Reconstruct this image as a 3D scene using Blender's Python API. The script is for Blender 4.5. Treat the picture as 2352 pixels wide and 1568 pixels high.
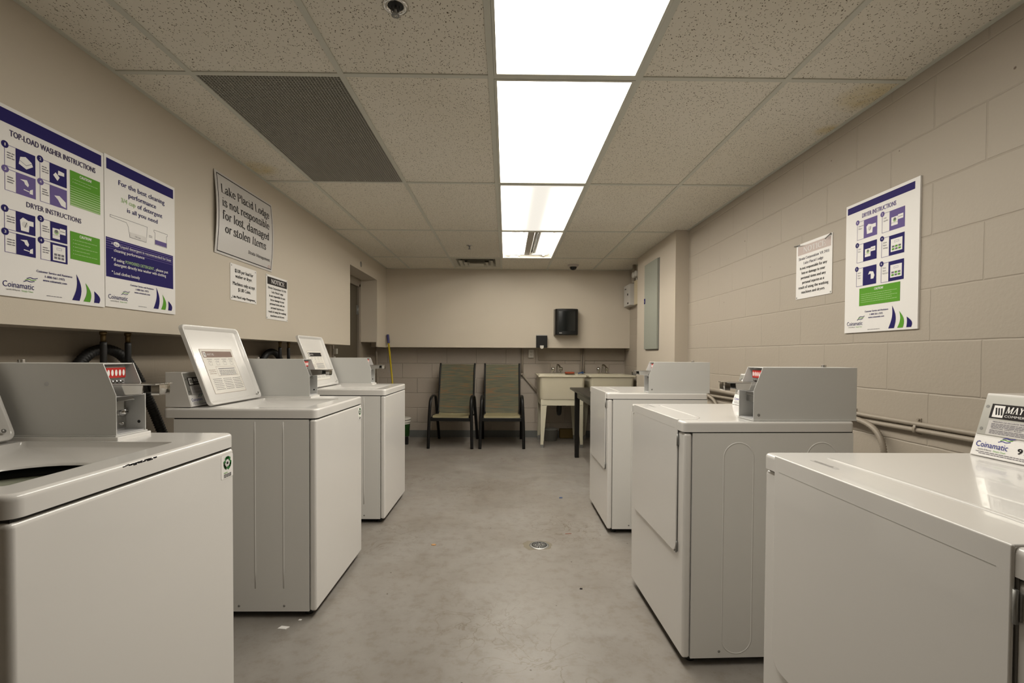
import bpy, math, random
from mathutils import Matrix, Vector
random.seed(7)
S = bpy.context.scene
for o in list(bpy.data.objects): bpy.data.objects.remove(o)
COL = S.collection

# ------------------------------------------------------------------ camera, world, exposure
EYE = 1.15; H_CEIL = 2.29                                   # camera height; ceiling is 1.14 above it
f_px, pitch, yaw, roll, shy = 1097.5, -.0185, .0121, .0051, 50.93
cp, sp, cy_, sy_, cr, sr = math.cos(pitch), math.sin(pitch), math.cos(yaw), math.sin(yaw), math.cos(roll), math.sin(roll)
R0 = Matrix(((1,0,0),(0,0,-1),(0,1,0)))
R = Matrix(((cr,-sr,0),(sr,cr,0),(0,0,1))) @ R0 @ Matrix(((1,0,0),(0,cp,sp),(0,-sp,cp))) @ Matrix(((cy_,-sy_,0),(sy_,cy_,0),(0,0,1)))
cam = bpy.data.objects.new('camera', bpy.data.cameras.new('camera')); COL.objects.link(cam)
cx, cyv, cz = R[0], -R[1], -R[2]
cam.matrix_world = Matrix(((cx[0],cyv[0],cz[0],0),(cx[1],cyv[1],cz[1],0),(cx[2],cyv[2],cz[2],EYE),(0,0,0,1)))
cam.data.sensor_width = 36; cam.data.lens = 36*f_px/2352; cam.data.shift_y = shy/2352
cam.data.clip_start = .02
S.camera = cam
w = bpy.data.worlds.new('world'); S.world = w; w.use_nodes = True
w.node_tree.nodes['Background'].inputs[0].default_value = (1,.9,.78,1)
w.node_tree.nodes['Background'].inputs[1].default_value = .02
S.view_settings.view_transform = 'Standard'; S.view_settings.look = 'None'
S.view_settings.gamma = 1; S.view_settings.use_curve_mapping = False
S.view_settings.exposure = 0.05
LAMP = 10.6                                   # radiance of the lit lenses
LAMPC = (1.0, .94, .83)

# ------------------------------------------------------------------ materials
def M(name, c, rough=.5, metal=0, spec=.5, coat=0, emit=None, es=0):
    m = bpy.data.materials.new(name); m.use_nodes = True
    b = m.node_tree.nodes['Principled BSDF']
    b.inputs['Base Color'].default_value = (*c,1); b.inputs['Roughness'].default_value = rough
    b.inputs['Metallic'].default_value = metal; b.inputs['Specular IOR Level'].default_value = spec
    b.inputs['Coat Weight'].default_value = coat
    if emit: b.inputs['Emission Color'].default_value = (*emit,1); b.inputs['Emission Strength'].default_value = es
    return m
def nodes(m):
    nt = m.node_tree; b = nt.nodes['Principled BSDF']
    def N(t, **kw):
        n = nt.nodes.new(t)
        for k, v in kw.items():
            if k in n.inputs.keys() if isinstance(k, str) else False: n.inputs[k].default_value = v
            else: setattr(n, k, v)
        return n
    return nt, b, N, nt.links.new
def ramp(N, p):
    n = N('ShaderNodeValToRGB'); e = n.color_ramp.elements
    e[0].position, e[0].color = p[0][0], (*p[0][1],1); e[1].position, e[1].color = p[-1][0], (*p[-1][1],1)
    for q in p[1:-1]:
        x = e.new(q[0]); x.color = (*q[1],1)
    return n
def paint_bump(m, scale=180, strength=.12, dist=.002, mottled=None):
    nt,b,N,L = nodes(m)
    tc = N('ShaderNodeTexCoord'); n = N('ShaderNodeTexNoise'); n.inputs['Scale'].default_value = scale
    L(tc.outputs['Object'], n.inputs['Vector'])
    bp = N('ShaderNodeBump'); bp.inputs['Strength'].default_value = strength; bp.inputs['Distance'].default_value = dist
    L(n.outputs['Fac'], bp.inputs['Height']); L(bp.outputs['Normal'], b.inputs['Normal'])
    if mottled:
        n2 = N('ShaderNodeTexNoise'); n2.inputs['Scale'].default_value = 1.7; n2.inputs['Detail'].default_value = 6
        L(tc.outputs['Object'], n2.inputs['Vector'])
        r = ramp(N, [(.35, mottled[0]), (.65, mottled[1])]); L(n2.outputs['Fac'], r.inputs[0]); L(r.outputs[0], b.inputs['Base Color'])
    return m
WALLC = (.60,.54,.45)
def block_mat(name, axis, off=0.0, col=(.425,.375,.312), bs=.5):
    """painted concrete block: 16 x 8 inch running bond, axis = horizontal world axis of the wall"""
    m = M(name, col, .55); nt,b,N,L = nodes(m)
    tc = N('ShaderNodeTexCoord'); sx = N('ShaderNodeSeparateXYZ'); L(tc.outputs['Object'], sx.inputs[0])
    cb = N('ShaderNodeCombineXYZ'); L(sx.outputs[axis], cb.inputs[0])
    ad = N('ShaderNodeMath', operation='ADD'); ad.inputs[1].default_value = off; L(sx.outputs['Z'], ad.inputs[0]); L(ad.outputs[0], cb.inputs[1])
    # wobble the joints slightly
    nz = N('ShaderNodeTexNoise'); nz.inputs['Scale'].default_value = 9; L(tc.outputs['Object'], nz.inputs['Vector'])
    mv = N('ShaderNodeVectorMath', operation='SCALE'); mv.inputs['Scale'].default_value = .006; L(nz.outputs['Color'], mv.inputs[0])
    av = N('ShaderNodeVectorMath', operation='ADD'); L(cb.outputs[0], av.inputs[0]); L(mv.outputs[0], av.inputs[1])
    br = N('ShaderNodeTexBrick'); br.offset = .5
    br.inputs['Scale'].default_value = 1; br.inputs['Brick Width'].default_value = .4115; br.inputs['Row Height'].default_value = .2058
    br.inputs['Mortar Size'].default_value = .0045; br.inputs['Mortar Smooth'].default_value = .9
    L(av.outputs[0], br.inputs['Vector'])
    inv = N('ShaderNodeMath', operation='SUBTRACT'); inv.inputs[0].default_value = 1; L(br.outputs['Fac'], inv.inputs[1])
    b1 = N('ShaderNodeBump'); b1.inputs['Strength'].default_value = bs; b1.inputs['Distance'].default_value = .005
    L(inv.outputs[0], b1.inputs['Height'])
    n = N('ShaderNodeTexNoise'); n.inputs['Scale'].default_value = 70; n.inputs['Detail'].default_value = 4; L(tc.outputs['Object'], n.inputs['Vector'])
    b2 = N('ShaderNodeBump'); b2.inputs['Strength'].default_value = .25; b2.inputs['Distance'].default_value = .003
    L(n.outputs['Fac'], b2.inputs['Height']); L(b1.outputs['Normal'], b2.inputs['Normal']); L(b2.outputs['Normal'], b.inputs['Normal'])
    # tiny dark pits and old anchor marks
    v = N('ShaderNodeTexVoronoi'); v.inputs['Scale'].default_value = 6; L(tc.outputs['Object'], v.inputs['Vector'])
    r = ramp(N, [(.0,(.16,.12,.09)),(.022,(.16,.12,.09)),(.034,col)]); L(v.outputs['Distance'], r.inputs[0]); L(r.outputs[0], b.inputs['Base Color'])
    return m
m_board = paint_bump(M('painted_drywall', WALLC, .5), 220, .1)
m_pillar = paint_bump(M('pillar_paint', (.55,.49,.41), .5), 220, .1)
m_blockY = block_mat('painted_block_side', 'Y', .02)
m_blockX = block_mat('painted_block_back', 'X', 0, (.42,.37,.315), .9)
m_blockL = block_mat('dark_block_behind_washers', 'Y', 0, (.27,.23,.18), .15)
m_enamel = M('white_enamel', (.78,.765,.745), .20, coat=.4)
m_enamel_side = M('white_enamel_side', (.76,.752,.73), .42)
m_grey_enamel = M('light_grey_box_paint', (.66,.66,.645), .38)
m_white_in = M('pale_grey_inside', (.56,.56,.57), .4)
m_dark = M('dark_gap', (.012,.012,.012), .6)
m_black = M('black_plastic', (.010,.010,.010), .35, spec=.3)
m_rubber = M('black_rubber', (.014,.014,.014), .55)
m_chrome = M('chrome', (.62,.61,.59), .14, 1)
m_alu = M('brushed_aluminium', (.62,.62,.59), .36, .85)
m_steel = M('grey_steel', (.32,.32,.31), .4, .8)
m_brass = M('brass', (.22,.16,.08), .4, 1)
m_lidlabel = M('lid_label_paper', (.80,.775,.72), .5)
m_white = M('sign_white', (.88,.865,.85), .4, spec=.3)
m_signgrey = M('sign_silver_white', (.62,.60,.585), .35)
m_navy = M('sign_navy', (.022,.016,.13), .6, spec=.12)
m_green = M('sign_green', (.12,.36,.035), .6, spec=.12)
m_lgreen = M('sign_pale_green', (.42,.60,.30), .6, spec=.12)
m_violet = M('sign_faded_violet', (.16,.12,.33), .6, spec=.12)
m_text = M('sign_dark_text', (.02,.018,.02), .7, spec=.1)
m_ltext = M('sign_grey_text', (.20,.19,.22), .7, spec=.1)
m_title = M('sign_title_violet_grey', (.07,.055,.13), .6, spec=.12)
m_pinkhead = M('faded_notice_header', (.50,.40,.37), .4)
m_blackhead = M('notice_black_header', (.018,.014,.014), .5, spec=.2)
m_brownband = M('label_brown_band', (.20,.12,.09), .5)
m_brown_t = M('label_brown_print', (.33,.22,.17), .5)
m_red = M('counter_red', (.50,.02,.015), .4)
m_blue = M('logo_blue', (.03,.035,.26), .6, spec=.12)
m_tub = M('tub_plastic', (.42,.44,.34), .5)
m_tbar = M('ceiling_grid_metal', (.60,.60,.53), .45)
m_plenum = M('plenum_dark', (.13,.12,.10), .8)
m_crate = M('return_grille_metal', (.50,.49,.44), .45)
m_vent = M('supply_vent_paint', (.50,.485,.42), .45)
m_bb = M('grey_rubber_baseboard', (.13,.135,.13), .45)
m_pipe = M('painted_pipe', (.34,.295,.24), .45)
m_door = paint_bump(M('door_brown_paint', (.085,.07,.048), .5, spec=.3), 120, .1)
m_doorframe = M('door_frame_paint', (.24,.205,.165), .4)
m_chairmetal = M('black_powder_coat', (.008,.008,.008), .4, spec=.3)
m_cabinet_green = M('panel_grey_green', (.30,.315,.27), .42)
m_beige = M('beige_box_plastic', (.62,.54,.38), .45)
m_sink = paint_bump(M('utility_sink_plastic', (.62,.58,.46), .4), 60, .05, .001, ((.58,.54,.42),(.66,.62,.51)))
m_sinkleg = M('sink_leg_enamel', (.66,.63,.50), .4)
m_table = M('black_brown_table', (.010,.009,.008), .3, spec=.35)
m_yellow = M('yellow_handle', (.50,.38,.015), .4)
m_bluegrip = M('blue_grip', (.018,.015,.12), .4)
m_bucket = M('bucket_white', (.62,.60,.55), .4)
m_bgreen = M('bucket_green_label', (.012,.055,.008), .5)
m_rgreen = M('recycling_green', (.02,.17,.035), .5)
m_glass_black = M('smoked_plastic', (.008,.01,.01), .15)
m_orange = M('red_orange_plastic', (.33,.06,.02), .5)
m_bluepl = M('blue_plastic', (.04,.09,.22), .4)

# floor: grey painted concrete with wear
m_floor = M('grey_floor_paint', (.28,.265,.24), .4)
nt,b,N,L = nodes(m_floor)
tc = N('ShaderNodeTexCoord')
n1 = N('ShaderNodeTexNoise'); n1.inputs['Scale'].default_value = 1.4; n1.inputs['Detail'].default_value = 9; n1.inputs['Roughness'].default_value = .62; n1.inputs['Distortion'].default_value = .4
L(tc.outputs['Object'], n1.inputs['Vector'])
r1 = ramp(N, [(.30,(.215,.192,.168)),(.48,(.248,.228,.205)),(.70,(.283,.268,.25))]); L(n1.outputs['Fac'], r1.inputs[0])
n2 = N('ShaderNodeTexNoise'); n2.inputs['Scale'].default_value = 5.5; n2.inputs['Detail'].default_value = 8; n2.inputs['Distortion'].default_value = 1.6
L(tc.outputs['Object'], n2.inputs['Vector'])
r2 = ramp(N, [(.482,(1,1,1)),(.5,(.62,.55,.46)),(.518,(1,1,1))]); L(n2.outputs['Fac'], r2.inputs[0])
n3 = N('ShaderNodeTexNoise'); n3.inputs['Scale'].default_value = .9; L(tc.outputs['Object'], n3.inputs['Vector'])
r3 = ramp(N, [(.48,(0,0,0)),(.62,(1,1,1))]); L(n3.outputs['Fac'], r3.inputs[0])
n6 = N('ShaderNodeTexNoise'); n6.inputs['Scale'].default_value = 16; n6.inputs['Detail'].default_value = 7; n6.inputs['Roughness'].default_value = .7; L(tc.outputs['Object'], n6.inputs['Vector'])
r6 = ramp(N, [(.36,(.86,.83,.79)),(.5,(1,1,1)),(.68,(1.06,1.06,1.06))]); L(n6.outputs['Fac'], r6.inputs[0])
m6 = N('ShaderNodeMix', data_type='RGBA', blend_type='MULTIPLY'); m6.inputs['Factor'].default_value = 1; L(r1.outputs[0], m6.inputs[6]); L(r6.outputs[0], m6.inputs[7])
mx = N('ShaderNodeMix', data_type='RGBA', blend_type='MULTIPLY'); L(r3.outputs[0], mx.inputs['Factor']); L(m6.outputs[2], mx.inputs[6]); L(r2.outputs[0], mx.inputs[7])
v = N('ShaderNodeTexVoronoi'); v.inputs['Scale'].default_value = 9; v.inputs['Randomness'].default_value = 1; L(tc.outputs['Object'], v.inputs['Vector'])
r4 = ramp(N, [(.0,(.28,.22,.16)),(.030,(.28,.22,.16)),(.045,(1,1,1))]); L(v.outputs['Distance'], r4.inputs[0])
mx2 = N('ShaderNodeMix', data_type='RGBA', blend_type='MULTIPLY'); mx2.inputs['Factor'].default_value = 1
L(mx.outputs[2], mx2.inputs[6]); L(r4.outputs[0], mx2.inputs[7]); L(mx2.outputs[2], b.inputs['Base Color'])
n5 = N('ShaderNodeTexNoise'); n5.inputs['Scale'].default_value = 4; n5.inputs['Detail'].default_value = 6; L(tc.outputs['Object'], n5.inputs['Vector'])
r5 = ramp(N, [(.3,(.30,)*3),(.7,(.48,)*3)]); L(n5.outputs['Fac'], r5.inputs[0]); L(r5.outputs[0], b.inputs['Roughness'])
bp = N('ShaderNodeBump'); bp.inputs['Strength'].default_value = .12; bp.inputs['Distance'].default_value = .004; L(n1.outputs['Fac'], bp.inputs['Height']); L(bp.outputs['Normal'], b.inputs['Normal'])

# fissured mineral ceiling tile
m_tile = M('mineral_ceiling_tile', (.55,.50,.42), .9, spec=.1)
nt,b,N,L = nodes(m_tile)
tc = N('ShaderNodeTexCoord')
dn = N('ShaderNodeTexNoise'); dn.inputs['Scale'].default_value = 45; L(tc.outputs['Object'], dn.inputs['Vector'])
ds = N('ShaderNodeVectorMath', operation='SCALE'); ds.inputs['Scale'].default_value = .022; L(dn.outputs['Color'], ds.inputs[0])
da = N('ShaderNodeVectorMath', operation='ADD'); L(tc.outputs['Object'], da.inputs[0]); L(ds.outputs[0], da.inputs[1])
mp = N('ShaderNodeMapping'); mp.inputs['Scale'].default_value = (1,.62,1); L(da.outputs[0], mp.inputs[0])
v = N('ShaderNodeTexVoronoi'); v.inputs['Scale'].default_value = 150; L(mp.outputs[0], v.inputs['Vector'])
rr_ = ramp(N, [(.0,(0,0,0)),(.22,(0,0,0)),(.30,(1,1,1))]); L(v.outputs['Distance'], rr_.inputs[0])
# keep only some of the cells
sepc = N('ShaderNodeSeparateColor'); L(v.outputs['Color'], sepc.inputs[0])
gt = N('ShaderNodeMath', operation='GREATER_THAN'); gt.inputs[1].default_value = .62; L(sepc.outputs[0], gt.inputs[0])
mxx = N('ShaderNodeMath', operation='MAXIMUM'); L(rr_.outputs[0], mxx.inputs[0]); L(gt.outputs[0], mxx.inputs[1])
cm = N('ShaderNodeMix', data_type='RGBA'); L(mxx.outputs[0], cm.inputs['Factor'])
cm.inputs[6].default_value = (.17,.14,.105,1)
big = N('ShaderNodeTexNoise'); big.inputs['Scale'].default_value = 1.1; L(tc.outputs['Object'], big.inputs['Vector'])
rb = ramp(N, [(.35,(.76,.72,.625)),(.7,(.81,.775,.69))]); L(big.outputs['Fac'], rb.inputs[0]); 
lastc = rb.outputs[0]
for (sx_,sy_,rad_) in ((1.60,2.10,.16),(-1.52,3.0,.13),(1.62,2.42,.07)):
    dv = N('ShaderNodeVectorMath', operation='DISTANCE'); dv.inputs[1].default_value = (sx_,sy_,H_CEIL); L(da.outputs[0], dv.inputs[0])
    mr = N('ShaderNodeMapRange'); mr.inputs['From Min'].default_value = rad_; mr.inputs['From Max'].default_value = rad_*.35; L(dv.outputs['Value'], mr.inputs['Value'])
    big2 = N('ShaderNodeTexNoise'); big2.inputs['Scale'].default_value = 14; L(tc.outputs['Object'], big2.inputs['Vector'])
    ml = N('ShaderNodeMath', operation='MULTIPLY'); L(mr.outputs[0], ml.inputs[0]); L(big2.outputs['Fac'], ml.inputs[1])
    mz = N('ShaderNodeMix', data_type='RGBA'); L(ml.outputs[0], mz.inputs['Factor']); L(lastc, mz.inputs[6]); mz.inputs[7].default_value = (.62,.50,.22,1); lastc = mz.outputs[2]
L(lastc, cm.inputs[7])
L(cm.outputs[2], b.inputs['Base Color'])
bp = N('ShaderNodeBump'); bp.inputs['Strength'].default_value = .5; bp.inputs['Distance'].default_value = .002; L(mxx.outputs[0], bp.inputs['Height']); L(bp.outputs['Normal'], b.inputs['Normal'])

# sling fabric
m_sling = M('woven_sling_fabric', (.2,.19,.12), .7)
nt,b,N,L = nodes(m_sling)
tc = N('ShaderNodeTexCoord'); mp = N('ShaderNodeMapping'); mp.inputs['Scale'].default_value = (2.6,9,48); L(tc.outputs['Object'], mp.inputs[0])
n = N('ShaderNodeTexNoise'); n.inputs['Scale'].default_value = 2.0; n.inputs['Detail'].default_value = 2; L(mp.outputs[0], n.inputs['Vector'])
r = ramp(N, [(.40,(.085,.092,.062)),(.56,(.125,.118,.07)),(.66,(.20,.105,.045))]); L(n.outputs['Fac'], r.inputs[0]); L(r.outputs[0], b.inputs['Base Color'])
wv = N('ShaderNodeTexWave', bands_direction='Z'); wv.inputs['Scale'].default_value = 60; L(tc.outputs['Object'], wv.inputs['Vector'])
bp = N('ShaderNodeBump'); bp.inputs['Strength'].default_value = .3; bp.inputs['Distance'].default_value = .001; L(wv.outputs['Fac'], bp.inputs['Height']); L(bp.outputs['Normal'], b.inputs['Normal'])
m_slingseat = M('woven_seat_fabric', (.24,.21,.12), .7)

# lit prismatic lens: brightness follows the tubes behind it
def lens_mat(name, tubes, base, peak, width=.055):
    m = bpy.data.materials.new(name); m.use_nodes = True; nt = m.node_tree; L = nt.links.new
    for n in list(nt.nodes): nt.nodes.remove(n)
    out = nt.nodes.new('ShaderNodeOutputMaterial'); em = nt.nodes.new('ShaderNodeEmission'); L(em.outputs[0], out.inputs[0])
    em.inputs[0].default_value = (*LAMPC,1)
    tc = nt.nodes.new('ShaderNodeTexCoord'); sx = nt.nodes.new('ShaderNodeSeparateXYZ'); L(tc.outputs['Object'], sx.inputs[0])
    last = None
    def math_(op, a, bb):
        n = nt.nodes.new('ShaderNodeMath'); n.operation = op
        for i, q in enumerate((a, bb)):
            if q is None: continue
            if isinstance(q, (int, float)): n.inputs[i].default_value = q
            else: L(q, n.inputs[i])
        return n.outputs[0]
    tot = None
    for t in tubes:
        d = math_('SUBTRACT', sx.outputs['X'], t); d = math_('DIVIDE', d, width); d = math_('MULTIPLY', d, d); d = math_('MULTIPLY', d, -1.0)
        g = math_('EXPONENT', d, None)
        tot = g if tot is None else math_('ADD', tot, g)
    # fade near the tube ends
    y = math_('ABSOLUTE', sx.outputs['Y'], None); y = math_('SUBTRACT', y, .545); y = math_('DIVIDE', y, .03); y = math_('MULTIPLY', y, -1.0)
    e = nt.nodes.new('ShaderNodeMath'); e.operation = 'ADD'; e.use_clamp = True; L(y, e.inputs[0]); e.inputs[1].default_value = .5
    tot = math_('MULTIPLY', tot, e.outputs[0])
    # tiny prisms
    vv = nt.nodes.new('ShaderNodeTexVoronoi'); vv.inputs['Scale'].default_value = 190; vv.inputs['Randomness'].default_value = 0; L(tc.outputs['Object'], vv.inputs['Vector'])
    s = math_('MULTIPLY', tot, peak-base); s = math_('ADD', s, base)
    pz = math_('MULTIPLY', vv.outputs['Distance'], -.25); pz = math_('ADD', pz, 1.08)
    s = math_('MULTIPLY', s, pz); L(s, em.inputs[1])
    return m
m_lens4 = lens_mat('lit_lens_four_tubes', (-.2,-.07,.07,.2), LAMP*.62, LAMP*1.15)
m_lens2 = lens_mat('lit_lens_two_tubes', (-.185,.185), .98, 34, .055)
m_tube = M('lit_tube', (1,1,1), .5, emit=LAMPC, es=52)
m_trof_dim = M('dimmed_fixture_enamel', (.42,.40,.36), .5)  # white enamel darkened so the open fixture blows out less around its tubes
m_trof = M('fixture_white_enamel', (.78,.76,.70), .45)

# ------------------------------------------------------------------ mesh builder
class MB:
    def __init__(s): s.v=[]; s.f=[]; s.m=[]; s.sm=[]
    def add(s, vs, fs, mi=0, smooth=False):
        o=len(s.v); s.v += [tuple(p) for p in vs]
        for q in fs: s.f.append([o+i for i in q]); s.m.append(mi); s.sm.append(smooth)
        return s
    def box(s, x0,y0,z0,x1,y1,z1, mi=0):
        a=[(x0,y0,z0),(x1,y0,z0),(x1,y1,z0),(x0,y1,z0),(x0,y0,z1),(x1,y0,z1),(x1,y1,z1),(x0,y1,z1)]
        return s.add(a,[(0,3,2,1),(4,5,6,7),(0,1,5,4),(1,2,6,5),(2,3,7,6),(3,0,4,7)],mi)
    def prism(s, poly, axis, a0, a1, mi=0, smooth=False):
        """poly of 2D points extruded along axis ('x': (y,z), 'y': (x,z), 'z': (x,y))"""
        def P(p,a): return {'x':(a,p[0],p[1]),'y':(p[0],a,p[1]),'z':(p[0],p[1],a)}[axis]
        n=len(poly); vs=[P(p,a0) for p in poly]+[P(p,a1) for p in poly]
        area=sum(poly[i][0]*poly[(i+1)%n][1]-poly[(i+1)%n][0]*poly[i][1] for i in range(n))
        flip = (area>0) ^ (axis=='y')
        c0=list(range(n)); c1=[n+i for i in range(n)]
        if flip: c0=c0[::-1]
        else: c1=c1[::-1]
        fs=[c0,c1]
        for i in range(n):
            j=(i+1)%n; q=[i,j,n+j,n+i]
            fs.append(q if flip else q[::-1])
        o=len(s.f); s.add(vs,fs,mi)
        if smooth:
            for k in range(o+2,len(s.f)): s.sm[k]=True
        return s
    def cyl(s, p0, p1, r, n=20, mi=0, r1=None, cap=True):
        return s.sweep([p0,p1],[(r,r),(r if r1 is None else r1,)*2],n=n,mi=mi,cap=cap)
    def sweep(s, pts, rad, n=12, mi=0, side=None, cap=True, square=False, closed=False):
        pts=[Vector(p) for p in pts]; K=len(pts)
        if not isinstance(rad,list): rad=[rad]*K
        rad=[(r,r) if not isinstance(r,tuple) else r for r in rad]
        prev=Vector(side) if side else None; vs=[]
        for i,p in enumerate(pts):
            if closed: t=pts[(i+1)%K]-pts[i-1]
            else: t=(pts[min(i+1,K-1)]-pts[max(i-1,0)])
            t.normalize()
            if prev is None: prev=Vector((0,0,1)) if abs(t.z)<.9 else Vector((1,0,0))
            u=(prev-t*prev.dot(t)); u.normalize()
            if not side: prev=u
            wv=t.cross(u)
            for k in range(n):
                a=2*math.pi*k/n
                if square:
                    a+=math.pi/4; c=math.cos(a); d=math.sin(a); q=max(abs(c),abs(d)); c/=q; d/=q
                else: c=math.cos(a); d=math.sin(a)
                vs.append(p+u*rad[i][0]*c+wv*rad[i][1]*d)
        fs=[]
        for i in range(K if closed else K-1):
            j=(i+1)%K
            for k in range(n): fs.append((i*n+k,i*n+(k+1)%n,j*n+(k+1)%n,j*n+k))
        s.add(vs,fs,mi,not square)
        if cap and not closed:
            o=len(s.v)-len(vs)
            s.f.append([o+k for k in range(n)][::-1]); s.m.append(mi); s.sm.append(False)
            s.f.append([o+(K-1)*n+k for k in range(n)]); s.m.append(mi); s.sm.append(False)
        return s
    def lathe(s, prof, c=(0,0,0), n=32, mi=0, axis='z', smooth=True):
        vs=[]; K=len(prof)
        for r,h in prof:
            for k in range(n):
                a=2*math.pi*k/n; x=r*math.cos(a); y=r*math.sin(a)
                p={'z':(x,y,h),'x':(h,x,y),'y':(y,h,x)}[axis]
                vs.append((p[0]+c[0],p[1]+c[1],p[2]+c[2]))
        fs=[(i*n+k,i*n+(k+1)%n,(i+1)*n+(k+1)%n,(i+1)*n+k) for i in range(K-1) for k in range(n)]
        return s.add(vs,fs,mi,smooth)
    def loft(s, loops, mi=0, cap0=False, cap1=False, smooth=False, mis=None):
        n=len(loops[0]); vs=[p for l in loops for p in l]; o=len(s.v)
        s.v += [tuple(p) for p in vs]
        for i in range(len(loops)-1):
            for k in range(n):
                s.f.append([o+i*n+k,o+i*n+(k+1)%n,o+(i+1)*n+(k+1)%n,o+(i+1)*n+k]); s.m.append(mis[i] if mis else mi); s.sm.append(smooth)
        if cap0: s.f.append([o+k for k in range(n)][::-1]); s.m.append(mi); s.sm.append(False)
        if cap1: s.f.append([o+(len(loops)-1)*n+k for k in range(n)]); s.m.append(mi); s.sm.append(False)
        return s
    def build(s, name, mats, parent=None, bevel=0, seg=3, xf=None, recalc=False, loc=None, sharp=0):
        me=bpy.data.meshes.new(name)
        vs=s.v
        if xf: vs=[tuple(xf@Vector(p)) for p in vs]
        me.from_pydata(vs,[],s.f)
        if not isinstance(mats,(list,tuple)): mats=[mats]
        for m in mats: me.materials.append(m)
        me.polygons.foreach_set('material_index', s.m)
        me.polygons.foreach_set('use_smooth', [bool(x) or bevel>0 for x in s.sm])
        me.update()
        if sharp: me.set_sharp_from_angle(angle=sharp)
        if recalc:
            import bmesh
            bm=bmesh.new(); bm.from_mesh(me); bmesh.ops.recalc_face_normals(bm,faces=bm.faces); bm.to_mesh(me); bm.free()
        o=bpy.data.objects.new(name,me); COL.objects.link(o)
        if parent: o.parent=parent
        if loc: o.location=loc
        if bevel:
            b=o.modifiers.new('bevel','BEVEL'); b.width=bevel; b.segments=seg; b.limit_method='ANGLE'; b.angle_limit=.6; b.harden_normals=True
        return o
def tag(o, label=None, cat=None, group=None, kind=None):
    if label: o['label']=label
    if cat: o['category']=cat
    if group: o['group']=group
    if kind: o['kind']=kind
    return o
def thing(name, label, cat, loc=(0,0,0), rz=0, group=None):
    o=bpy.data.objects.new(name,None); COL.objects.link(o); o.location=loc; o.rotation_euler=(0,0,rz); o.empty_display_size=.1
    return tag(o,label,cat,group)
def copy_tree(o, parent=None):
    c=o.copy(); COL.objects.link(c)
    if parent: c.parent=parent
    for ch in list(o.children): copy_tree(ch,c)
    return c
def rr(x0,y0,x1,y1,r,z,nc=7,ns=6):
    """rounded rectangle loop, counter-clockwise, fixed point count"""
    pts=[]; cs=[(x1-r,y1-r,0),(x0+r,y1-r,90),(x0+r,y0+r,180),(x1-r,y0+r,270)]
    for i,(cx,cy,a) in enumerate(cs):
        for k in range(nc+1):
            t=math.radians(a+90*k/nc); pts.append((cx+r*math.cos(t),cy+r*math.sin(t),z))
        nx,ny,na=cs[(i+1)%4]; p=pts[-1]; t=math.radians(na); q=(nx+r*math.cos(t),ny+r*math.sin(t),z)
        for k in range(1,ns): pts.append(tuple(p[j]+(q[j]-p[j])*k/ns for j in range(3)))
    return pts
def smooth_path(pts, it=2):
    pts=[Vector(p) for p in pts]
    for _ in range(it):
        q=[pts[0]]
        for a,b in zip(pts,pts[1:]): q += [a*.75+b*.25, a*.25+b*.75]
        q.append(pts[-1]); pts=q
    return pts

# ------------------------------------------------------------------ lettering
_tc={}
def sans(s):
    if s in _tc: return _tc[s]
    cu=bpy.data.curves.new('t','FONT'); cu.body=s; cu.size=1; cu.resolution_u=2; cu.fill_mode='FRONT'
    ob=bpy.data.objects.new('t',cu); COL.objects.link(ob); bpy.context.view_layer.update()
    dg=bpy.context.evaluated_depsgraph_get(); me=bpy.data.meshes.new_from_object(ob.evaluated_get(dg))
    r=([tuple(v.co)[:2] for v in me.vertices],[list(p.vertices) for p in me.polygons])
    bpy.data.objects.remove(ob); bpy.data.curves.remove(cu); bpy.data.meshes.remove(me)
    _tc[s]=r; return r
_h=sans('H'); CAP=max(p[1] for p in _h[0])
# serif letters: polylines swept by a broad rectangular nib (thick verticals, thin horizontals)
PW,PT=.102,.028
def nib(a,b,w=PW,t=PT):
    rect=[(-w/2,-t/2),(w/2,-t/2),(w/2,t/2),(-w/2,t/2)]
    P=[(a[0]+r[0],a[1]+r[1]) for r in rect]+[(b[0]+r[0],b[1]+r[1]) for r in rect]
    P=sorted(set((round(x,5),round(y,5)) for x,y in P))
    def cr_(o,a,b): return (a[0]-o[0])*(b[1]-o[1])-(a[1]-o[1])*(b[0]-o[0])
    lo=[]; 
    for p in P:
        while len(lo)>1 and cr_(lo[-2],lo[-1],p)<=0: lo.pop()
        lo.append(p)
    up=[]
    for p in reversed(P):
        while len(up)>1 and cr_(up[-2],up[-1],p)<=0: up.pop()
        up.append(p)
    return lo[:-1]+up[:-1]
def chk(p,it=2):
    for _ in range(it):
        q=[p[0]]
        for a,b in zip(p,p[1:]): q+=[(a[0]*.75+b[0]*.25,a[1]*.75+b[1]*.25),(a[0]*.25+b[0]*.75,a[1]*.25+b[1]*.75)]
        q.append(p[-1]); p=q
    return p
X,C=.46,.68
def st(x,y0,y1,a=1,b=1):
    r=[('l',[(x,y0),(x,y1)])]
    if a: r.append(('s',[(x-.06,y0),(x+.06,y0)]))
    if b==1: r.append(('s',[(x-.06,y1),(x+.06,y1)]))
    if b==2: r.append(('s',[(x-.09,y1),(x,y1)]))
    return r
def rnd(cx,cy,rx,ry,a0=0,a1=360,n=14):
    return [('l',[(cx+rx*math.cos(math.radians(a0+(a1-a0)*k/n)),cy+ry*math.sin(math.radians(a0+(a1-a0)*k/n))) for k in range(n+1)])]
def cu(*p): return [('l',chk(list(p)))]
def ln(*p): return [('l',list(p))]
def th(*p): return [('s',list(p))]
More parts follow.
